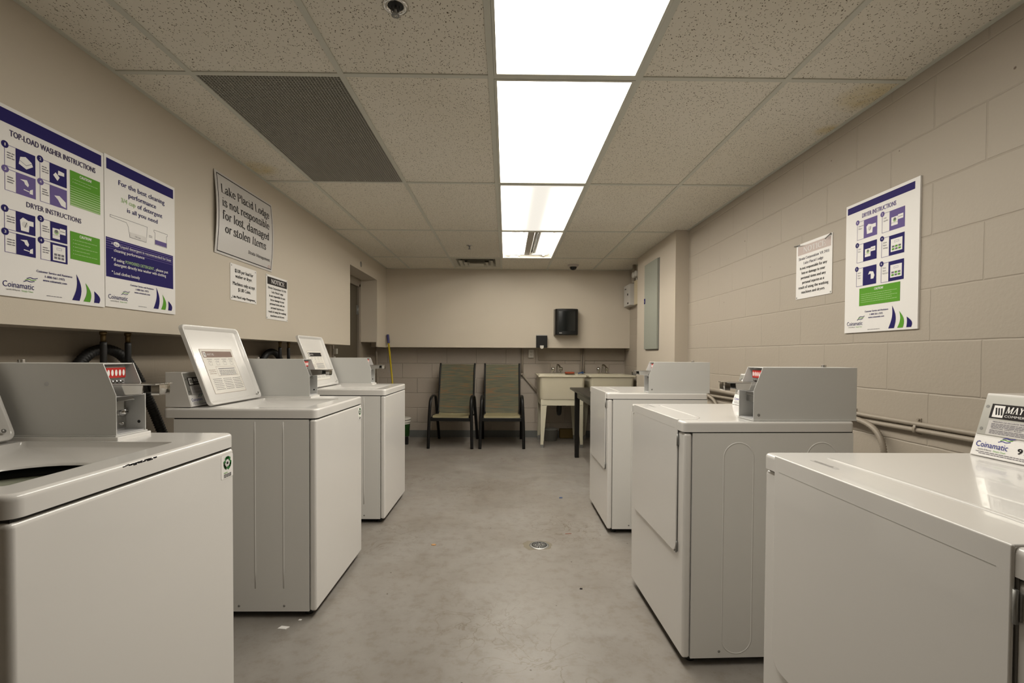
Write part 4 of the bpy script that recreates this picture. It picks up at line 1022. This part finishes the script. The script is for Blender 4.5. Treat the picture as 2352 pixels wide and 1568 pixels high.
# ------------------------------------------------------------------ utility sinks
def sink(x0,x1,label):
    y0,y1=5.86,6.56; zr=EYE-.250
    t=thing('utility_sink',label,'sink',((x0+x1)/2,(y0+y1)/2,0),0,'cream laundry sinks against the back wall'); W_=(x1-x0)/2; D_=(y1-y0)/2
    b=MB(); z=zr; yb=D_-.14
    def L2(i,zz,r,db=0): return rr(-W_+i,-D_+i,W_-i,D_-i-db,r,zz,5,4)
    b.loft([L2(.028,z-.30,.05),L2(.022,z-.27,.05),L2(.016,z-.04,.04),L2(.014,z-.022,.03),L2(.0,z-.02,.012),L2(0,z-.004,.012),L2(.003,z,.012),L2(.022,z,.02,.11),L2(.026,z-.006,.03,.11),L2(.04,z-.26,.05,.11),L2(.06,z-.285,.05,.11)],0,cap0=True,cap1=True,smooth=False)
    b.build('basin',m_sink,t,bevel=.004,seg=2)
    fr=MB(); zf=z-.30; i=.035
    fr.box(-W_+i,-D_+i,zf-.075,W_-i,-D_+i+.004,zf); fr.box(-W_+i,D_-i-.004,zf-.075,W_-i,D_-i,zf); fr.box(-W_+i,-D_+i+.004,zf-.075,-W_+i+.004,D_-i-.004,zf); fr.box(W_-i-.004,-D_+i+.004,zf-.075,W_-i,D_-i-.004,zf)
    fr.build('apron',m_sinkleg,t,bevel=.001)
    for sx in (-1,1):
        for sy in (-1,1):
            X0=sx*(W_-i); Y0=sy*(D_-i); tp=zf-.07
            l=MB()
            # angle section tapering to the floor
            def ring(zz,w_): return [(X0,Y0,zz),(X0-sx*w_,Y0,zz),(X0-sx*w_,Y0-sy*.003,zz),(X0-sx*.003,Y0-sy*.003,zz),(X0-sx*.003,Y0-sy*w_,zz),(X0,Y0-sy*w_,zz)]
            A=ring(.04,.034); B=ring(tp,.075)
            l.add(A+B,[(k,(k+1)%6,6+(k+1)%6,6+k) for k in range(6)]+[list(range(6))[::-1],list(range(6,12))],0)
            lg=l.build('leg',m_sinkleg,t,recalc=True)
            MB().box(X0-(.036 if sx>0 else -.002),Y0-(.036 if sy>0 else -.002),0,X0+(.002 if sx>0 else .036),Y0+(.002 if sy>0 else .036),.055).build('foot',m_steel,lg)
    # faucet
    f=MB(); yf=D_-.07
    f.box(-.06,yf-.02,z-.001,.06,yf+.02,z+.016)
    f.sweep(smooth_path([(0,yf,z+.01),(0,yf,z+.085),(0,yf-.01,z+.125),(0.025,yf-.07,z+.105),(.03,yf-.12,z+.07)],2),.013,10)
    fo=f.build('faucet',m_chrome,t,bevel=.002,seg=1)
    for x in (-.055,.055):
        q=MB(); q.lathe([(.012,z+.014),(.012,z+.03),(.023,z+.038),(.026,z+.065),(.018,z+.085),(0,z+.088)],(x,yf,0),14); q.build('tap_knob',m_chrome,fo)
    q=MB(); q.sweep(smooth_path([(0,-.05,z-.30),(0,-.05,z-.46),(0,0,z-.52),(0.0,.06,z-.50),(0,.07,z-.42),(0.03,.10,z-.40),(.10,.12,z-.40)],2),.028,12); q.build('drain_trap',m_rubber,t)
    return t
sink(.395,.990,'left cream utility sink, fully seen with its tapered legs')
q=MB(); q.cyl((.62,6.61,EYE-.66),(1.5,6.61,EYE-.66),.024,12); tag(q.build('waste_pipe',m_rubber),'black horizontal waste pipe in the shadow under both sinks','pipe')
sink(1.022,1.600,'right cream utility sink, half hidden behind the farthest dryer')
o=MB().box(.79,6.02,EYE-.2485,.915,6.07,EYE-.224).build('scrub_brush',m_orange,bevel=.006); o.location=(0,.31+.06,-.0); tag(o,'red-orange scrub brush lying on the back ledge of the left sink','brush')
q=MB(); q.sweep([(0,0,0),(.03,.02,.008),(.07,.03,.012)],[(.012,.007),(.006,.004),(.018,.007)],10); q.box(.03,.01,.0,.08,.05,.010)
o=q.build('plastic_scoop',m_bluepl); o.location=(.965,6.38,EYE-.2485+.004); tag(o,'small blue plastic scoop lying between the two sinks','scoop')
q=MB(); q.lathe([(0,0),(.085,0),(.10,.15),(.104,.15),(.104,.16),(.09,.155),(.078,.01),(0,.01)],(0,0,0),24); o=q.build('pail',M('grey_pail',(.30,.30,.28),.5)); o.location=(.60,6.42,0); tag(o,'small grey pail on the floor under the left sink','bucket')
o=MB().box(0,0,0,.30,.085,.13).build('storage_bin',M('yellow_bin',(.12,.075,.012),.6),bevel=.012); o.location=(.74,6.566,0); tag(o,'yellow bin in the shadow under the left sink','bin')

# ------------------------------------------------------------------ black table
t=thing('side_table','small black wooden table between the farthest dryer and the sinks','table',(1.1,4.74,0))
x0,x1,y0,y1,zt=-.375,.385,-.66,.68,EYE-.366
MB().box(x0,y0,zt-.025,x1,y1,zt).build('tabletop',m_table,t,bevel=.006)
q=MB(); q.box(x0+.06,y0+.06,zt-.105,x1-.06,y0+.08,zt-.025); q.box(x0+.06,y1-.08,zt-.105,x1-.06,y1-.06,zt-.025); q.box(x0+.06,y0+.08,zt-.105,x0+.08,y1-.08,zt-.025); q.box(x1-.08,y0+.08,zt-.105,x1-.06,y1-.08,zt-.025); q.build('apron',m_table,t)
for x in (x0+.045,x1-.098):
    for y in (y0+.045,y1-.098): MB().loft([[(x,y,zt-.025),(x+.055,y,zt-.025),(x+.055,y+.055,zt-.025),(x,y+.055,zt-.025)][::-1],[(x+.005,y+.005,0),(x+.05,y+.005,0),(x+.05,y+.05,0),(x+.005,y+.05,0)][::-1]],0,cap0=True,cap1=True).build('leg',m_table,t,bevel=.002)

# ------------------------------------------------------------------ patio chairs
def make_chair(label,x,rz,sag):
    t=thing('patio_chair',label,'chair',(x,6.2,0),rz)
    w_=.262
    for s_ in (-1,1):
        X_=s_*w_
        p=smooth_path([(X_+s_*.006,-.385,0),(X_,-.375,.30),(X_-s_*.01,-.36,.52),(X_-s_*.012,-.33,.60),(X_-s_*.012,-.22,.635),(X_-s_*.012,-.05,.625),(X_-s_*.010,.03,.58),(X_-s_*.008,.08,.46),(X_-s_*.004,.20,.22),(X_,.315,0)],2)
        MB().sweep(p,(.019,.011),12,0,side=(1,0,0)).build('arm_frame',m_chairmetal,t)
        q=smooth_path([(s_*.225,-.345,.375),(s_*.225,-.30,.395),(s_*.225,.0,.370),(s_*.225,.07,.40),(s_*.230,.12,.55),(s_*.230,.17,.78),(s_*.230,.22,.95),(s_*.232,.265,1.03)],2)
        MB().sweep(q,.0125,10,0).build('side_rail',m_chairmetal,t)
        MB().box(min(X_,s_*.225),-.30,.345,max(X_,s_*.225),-.27,.372).build('bracket',m_chairmetal,t)
    MB().box(-.255,-.372,.335,.255,-.345,.375).build('front_rail',m_chairmetal,t,bevel=.004)
    MB().sweep([(-.24,.09,.36),(.24,.09,.36)],.011,10).build('rear_rail',m_chairmetal,t)
    # sling: seat and backrest surfaces with thickness
    def surf(path,name,mat,sg):
        b=MB(); n=12; K=len(path); vs=[]
        for side in (0,1):
            for i,(y,z) in enumerate(path):
                for k in range(n+1):
                    u=-1+2*k/n; d=sg*(1-u*u)*math.sin(math.pi*(i+.6)/(K+.2))
                    vs.append((u*.222,y+(d if name=='backrest' else 0)+(.003 if side and name=='backrest' else 0),z-(d if name!='backrest' else 0)-(.003 if side and name!='backrest' else 0)))
        N_=K*(n+1); fs=[]
        for i in range(K-1):
            for k in range(n):
                a_=i*(n+1)+k; fs.append((a_,a_+1,a_+n+2,a_+n+1)); fs.append((N_+a_,N_+a_+n+1,N_+a_+n+2,N_+a_+1))
        b.add(vs,fs,0,True); b.build(name,mat,t)
    sp=[tuple(v)[1:] for v in smooth_path([(0,-.355,.360),(0,-.352,.395),(0,-.30,.402),(0,-.1,.392),(0,.0,.378),(0,.05,.39)],1)]
    surf(sp,'seat',m_slingseat,sag)
    bp_=[tuple(v)[1:] for v in smooth_path([(0,.05,.39),(0,.10,.50),(0,.15,.70),(0,.19,.86),(0,.24,.99),(0,.258,1.018)],1)]
    surf(bp_,'backrest',m_sling,sag*.8)
    return t
make_chair('left patio chair with black arms and a sagging olive sling seat',-.664,math.radians(-2.5),.030)
make_chair('right patio chair with black arms and taut olive sling, nearer the sink',-.052,math.radians(.5),.006)

# ------------------------------------------------------------------ handles, bucket, hoses
t=thing('broom','yellow broom handle with blue grip leaning on the back wall','broom',(-1.38,6.12,0))
p0=Vector((0,0,.05)); p1=Vector((-.193,.245,1.41)); d=p1-p0
q=MB(); q.cyl(p0,p0+d*.915,.0115,14); q.build('handle',m_yellow,t)
q=MB(); q.cyl(p0+d*.915,p1,.0165,14); q.build('grip',m_bluegrip,t,bevel=.003)
q=MB(); q.box(-.13,-.035,0,.13,.015,.10); q.build('bristles',m_black,t)
q=MB(); q.cyl((-1.60,6.08,.0),(-1.705,6.28,1.245),.013,12); tag(q.build('mop_handle',m_doorframe),'dark wooden pole leaning in the left corner by the door','pole')
t=thing('paint_bucket','white bucket with green label on the floor behind the farthest washer','bucket',(-1.43,6.46,0))
q=MB(); q.lathe([(0,0),(.118,0),(.120,.02),(.133,.27),(0,.27)],(0,0,0),32); q.build('body',m_bucket,t)
q=MB(); q.lathe([(.1215,.045),(.1325,.215)],(0,0,0),32); q.build('label_wrap',m_bgreen,t)
q=MB(); q.lathe([(.136,.235),(.142,.24),(.142,.25),(.136,.255),(.136,.268),(.145,.272),(.145,.29),(.135,.296),(0,.296)],(0,0,0),32); q.build('lid',m_bucket,t)
def hose(y,x,label,dy):
    t=thing('water_hose',label,'hose',(x,y,0))
    q=MB(); q.cyl((0,0,SOF-.001),(0,0,SOF-.045),.010,10); q.cyl((0,0,SOF-.002),(0,0,SOF-.014),.014,6); q.build('brass_fitting',m_brass,t)
    q=MB(); q.sweep(smooth_path([(0,0,SOF-.045),(0,0,SOF-.25),(0.0,dy*.3,.7),(.10,dy,.42)],2),.012,10); q.build('tube',m_rubber,t)
hose(2.02,-1.685,'black water hose with brass fitting, left of the two behind the second washer',.10)
hose(2.15,-1.685,'black water hose with brass fitting, right of the two behind the second washer',.05)
hose(3.58,-1.685,'black water hose under the left soffit, nearer of the two behind the far washer',.05)
hose(3.72,-1.685,'black water hose under the left soffit, farther of the two behind the far washer',.05)
def drain_hose(y,label):
    base=smooth_path([(-1.765,y-.25,.62),(-1.765,y-.24,1.0),(-1.765,y-.14,1.16),(-1.76,y+.02,1.17),(-1.745,y+.13,1.02),(-1.70,y+.24,.70),(-1.64,y+.30,.35)],3)
    pts=[];rad=[]
    acc=0
    for a_,b_ in zip(base,base[1:]):
        n=max(1,int((b_-a_).length/.004))
        for k in range(n):
            pts.append(a_+(b_-a_)*k/n); rad.append((.021+.0025*math.sin(acc*math.pi/1.5),)*2); acc+=1
    q=MB(); q.sweep(pts,rad,12); tag(q.build('drain_hose',m_rubber),label,'hose')
drain_hose(2.17,'black corrugated drain hose arching behind the nearest washer')
drain_hose(3.66,'black corrugated drain hose arching behind the second washer coin box')
o=MB().box(XLB+.012,4.955,EYE+.0,XLB+.05,4.985,EYE+.055).build('small_white_box',m_bucket,bevel=.003); tag(o,'tiny white box on the near door jamb under the left soffit','box')

# conduits along the right wall behind the dryers
def ribbed(path,r,amp,name,label,step=.0045):
    base=smooth_path(path,3); pts=[];rad=[];acc=0
    for a_,b_ in zip(base,base[1:]):
        n=max(1,int((b_-a_).length/step))
        for k in range(n): pts.append(a_+(b_-a_)*k/n); rad.append((r+amp*(1 if acc%2 else -1),)*2); acc+=1
    q=MB(); q.sweep(pts,rad,10); tag(q.build(name,m_pipe),label,'conduit')
XC=XR-.014
ribbed([(XC,.3,EYE-.292),(XC,1.6,EYE-.290),(XC,2.5,EYE-.298),(XC,3.4,EYE-.31),(XC,4.3,EYE-.33)],.0105,.001,'armoured_cable','lower ribbed painted cable running along the right wall')
ribbed([(XC,.3,EYE-.262),(XC,1.6,EYE-.268),(XC,2.1,EYE-.268),(XC,2.28,EYE-.266)],.0098,.0004,'armoured_cable','upper smooth painted cable running along the right wall',.02)
ribbed([(XC-.024,2.62,EYE-.275),(XC-.024,2.35,EYE-.283),(XC-.026,2.18,EYE-.285),(XC-.03,2.06,EYE-.31),(XC-.034,2.01,EYE-.37),(XC-.034,1.995,EYE-.46),(XC-.034,1.99,EYE-.9)],.0120,.0016,'armoured_cable','ribbed painted cable bending down behind the middle dryer')
ribbed([(XC-.024,4.2,EYE-.30),(XC-.024,3.9,EYE-.30),(XC-.024,3.72,EYE-.33),(XC-.026,3.62,EYE-.38),(XC-.028,3.6,EYE-.6)],.0120,.0016,'armoured_cable','ribbed painted cable bending down behind the farthest dryer')
q=MB(); q.cyl((XR-.02,4.34,EYE-.262),(XR-.02,2.95,EYE-.275),.017,14); tag(q.build('pipe',m_pipe),'thick painted pipe on the right wall behind the farthest dryer','pipe')
for y,lb in ((1.885,'small metal cable clamp on the right wall, nearer of the two'),(2.235,'small metal cable clamp on the right wall, farther of the two')):
    q=MB(); q.box(XR-.004,y-.008,EYE-.31,XR,y+.008,EYE-.245); q.sweep([(XR-.002,y,EYE-.308),(XR-.022,y,EYE-.304),(XR-.027,y,EYE-.288),(XR-.022,y,EYE-.272),(XR-.002,y,EYE-.262)],(.007,.0012),6,side=(0,1,0)); q.cyl((XR-.004,y,EYE-.251),(XR-.012,y,EYE-.251),.005,8); tag(q.build('cable_clamp',m_pipe),lb,'clamp')

# ------------------------------------------------------------------ floor drain and litter
t=thing('floor_drain','round metal floor drain with chipped paint around it','drain',(.205,2.865,0))
q=MB(); q.lathe([(0,.0008),(.056,.0008)],(0,0,0),32); q.build('sump',m_dark,t)
q=MB(); q.lathe([(.047,.003),(.056,.0035),(.060,.0005)],(0,0,0),32)
for r in (.012,.024,.036):
    for k in range(4):
        a0=math.pi/2*k+.18; a1=math.pi/2*(k+1)-.18
        q.sweep([(r*math.cos(a0+(a1-a0)*i/8),r*math.sin(a0+(a1-a0)*i/8),.0028) for i in range(9)],(.0008,.0035),6,side=(0,0,1))
for k in range(4):
    a=math.pi/2*k; q.sweep([(0,0,.0028),(.049*math.cos(a),.049*math.sin(a),.0028)],(.0008,.004),6,side=(0,0,1))
q.build('grate',m_steel,t)
q=MB(); r_=random.Random(5); pts=[]
for k in range(22):
    a=2*math.pi*k/22; rr_=.070+.014*r_.random()+(.022 if 2.2<a<4.2 else 0); pts.append((rr_*math.cos(a),rr_*math.sin(a)*.9,.0004))
q.add(pts,[list(range(22))],0); q.build('worn_patch',M('bare_concrete',(.20,.175,.13),.7),t)
def bit(name,pts,h,mat,loc,label):
    q=MB(); q.prism(pts,'z',0,h,0); o=q.build(name,mat); o.location=loc; tag(o,label,'litter')
bit('paper_scrap',[(-.02,-.008),(.015,-.012),(.024,.006),(-.012,.012)],.003,m_white,(-.93,1.995,0),'white paper scrap on the floor beside the second washer')
bit('paper_scrap',[(-.007,-.005),(.006,-.006),(.007,.004),(-.005,.006)],.002,m_white,(-.885,2.055,0),'tiny white paper scrap under the edge of the second washer')
bit('plastic_chip',[(-.014,-.008),(.01,-.012),(.014,.006),(-.006,.012)],.004,m_bluepl,(.445,3.825,0),'small blue plastic chip on the floor left of the farthest dryer')
bit('crumb',[(-.014,-.004),(.004,-.010),(.016,-.002),(.004,.010),(-.01,.006)],.004,M('orange_crumb',(.55,.30,.12),.6),(-.433,2.87,0),'orange crumb on the open floor left of the drain')
bit('crumb',[(-.007,-.004),(.006,-.005),(.008,.003),(-.004,.005)],.003,m_text,(.373,2.327,0),'black crumb on the floor in front of the middle dryer')
bit('thread',[(-.02,-.002),(.0,.001),(.02,-.001),(.02,.002),(0,.004),(-.02,.001)],.002,m_orange,(.405,3.05,0),'short red thread on the floor right of the drain')
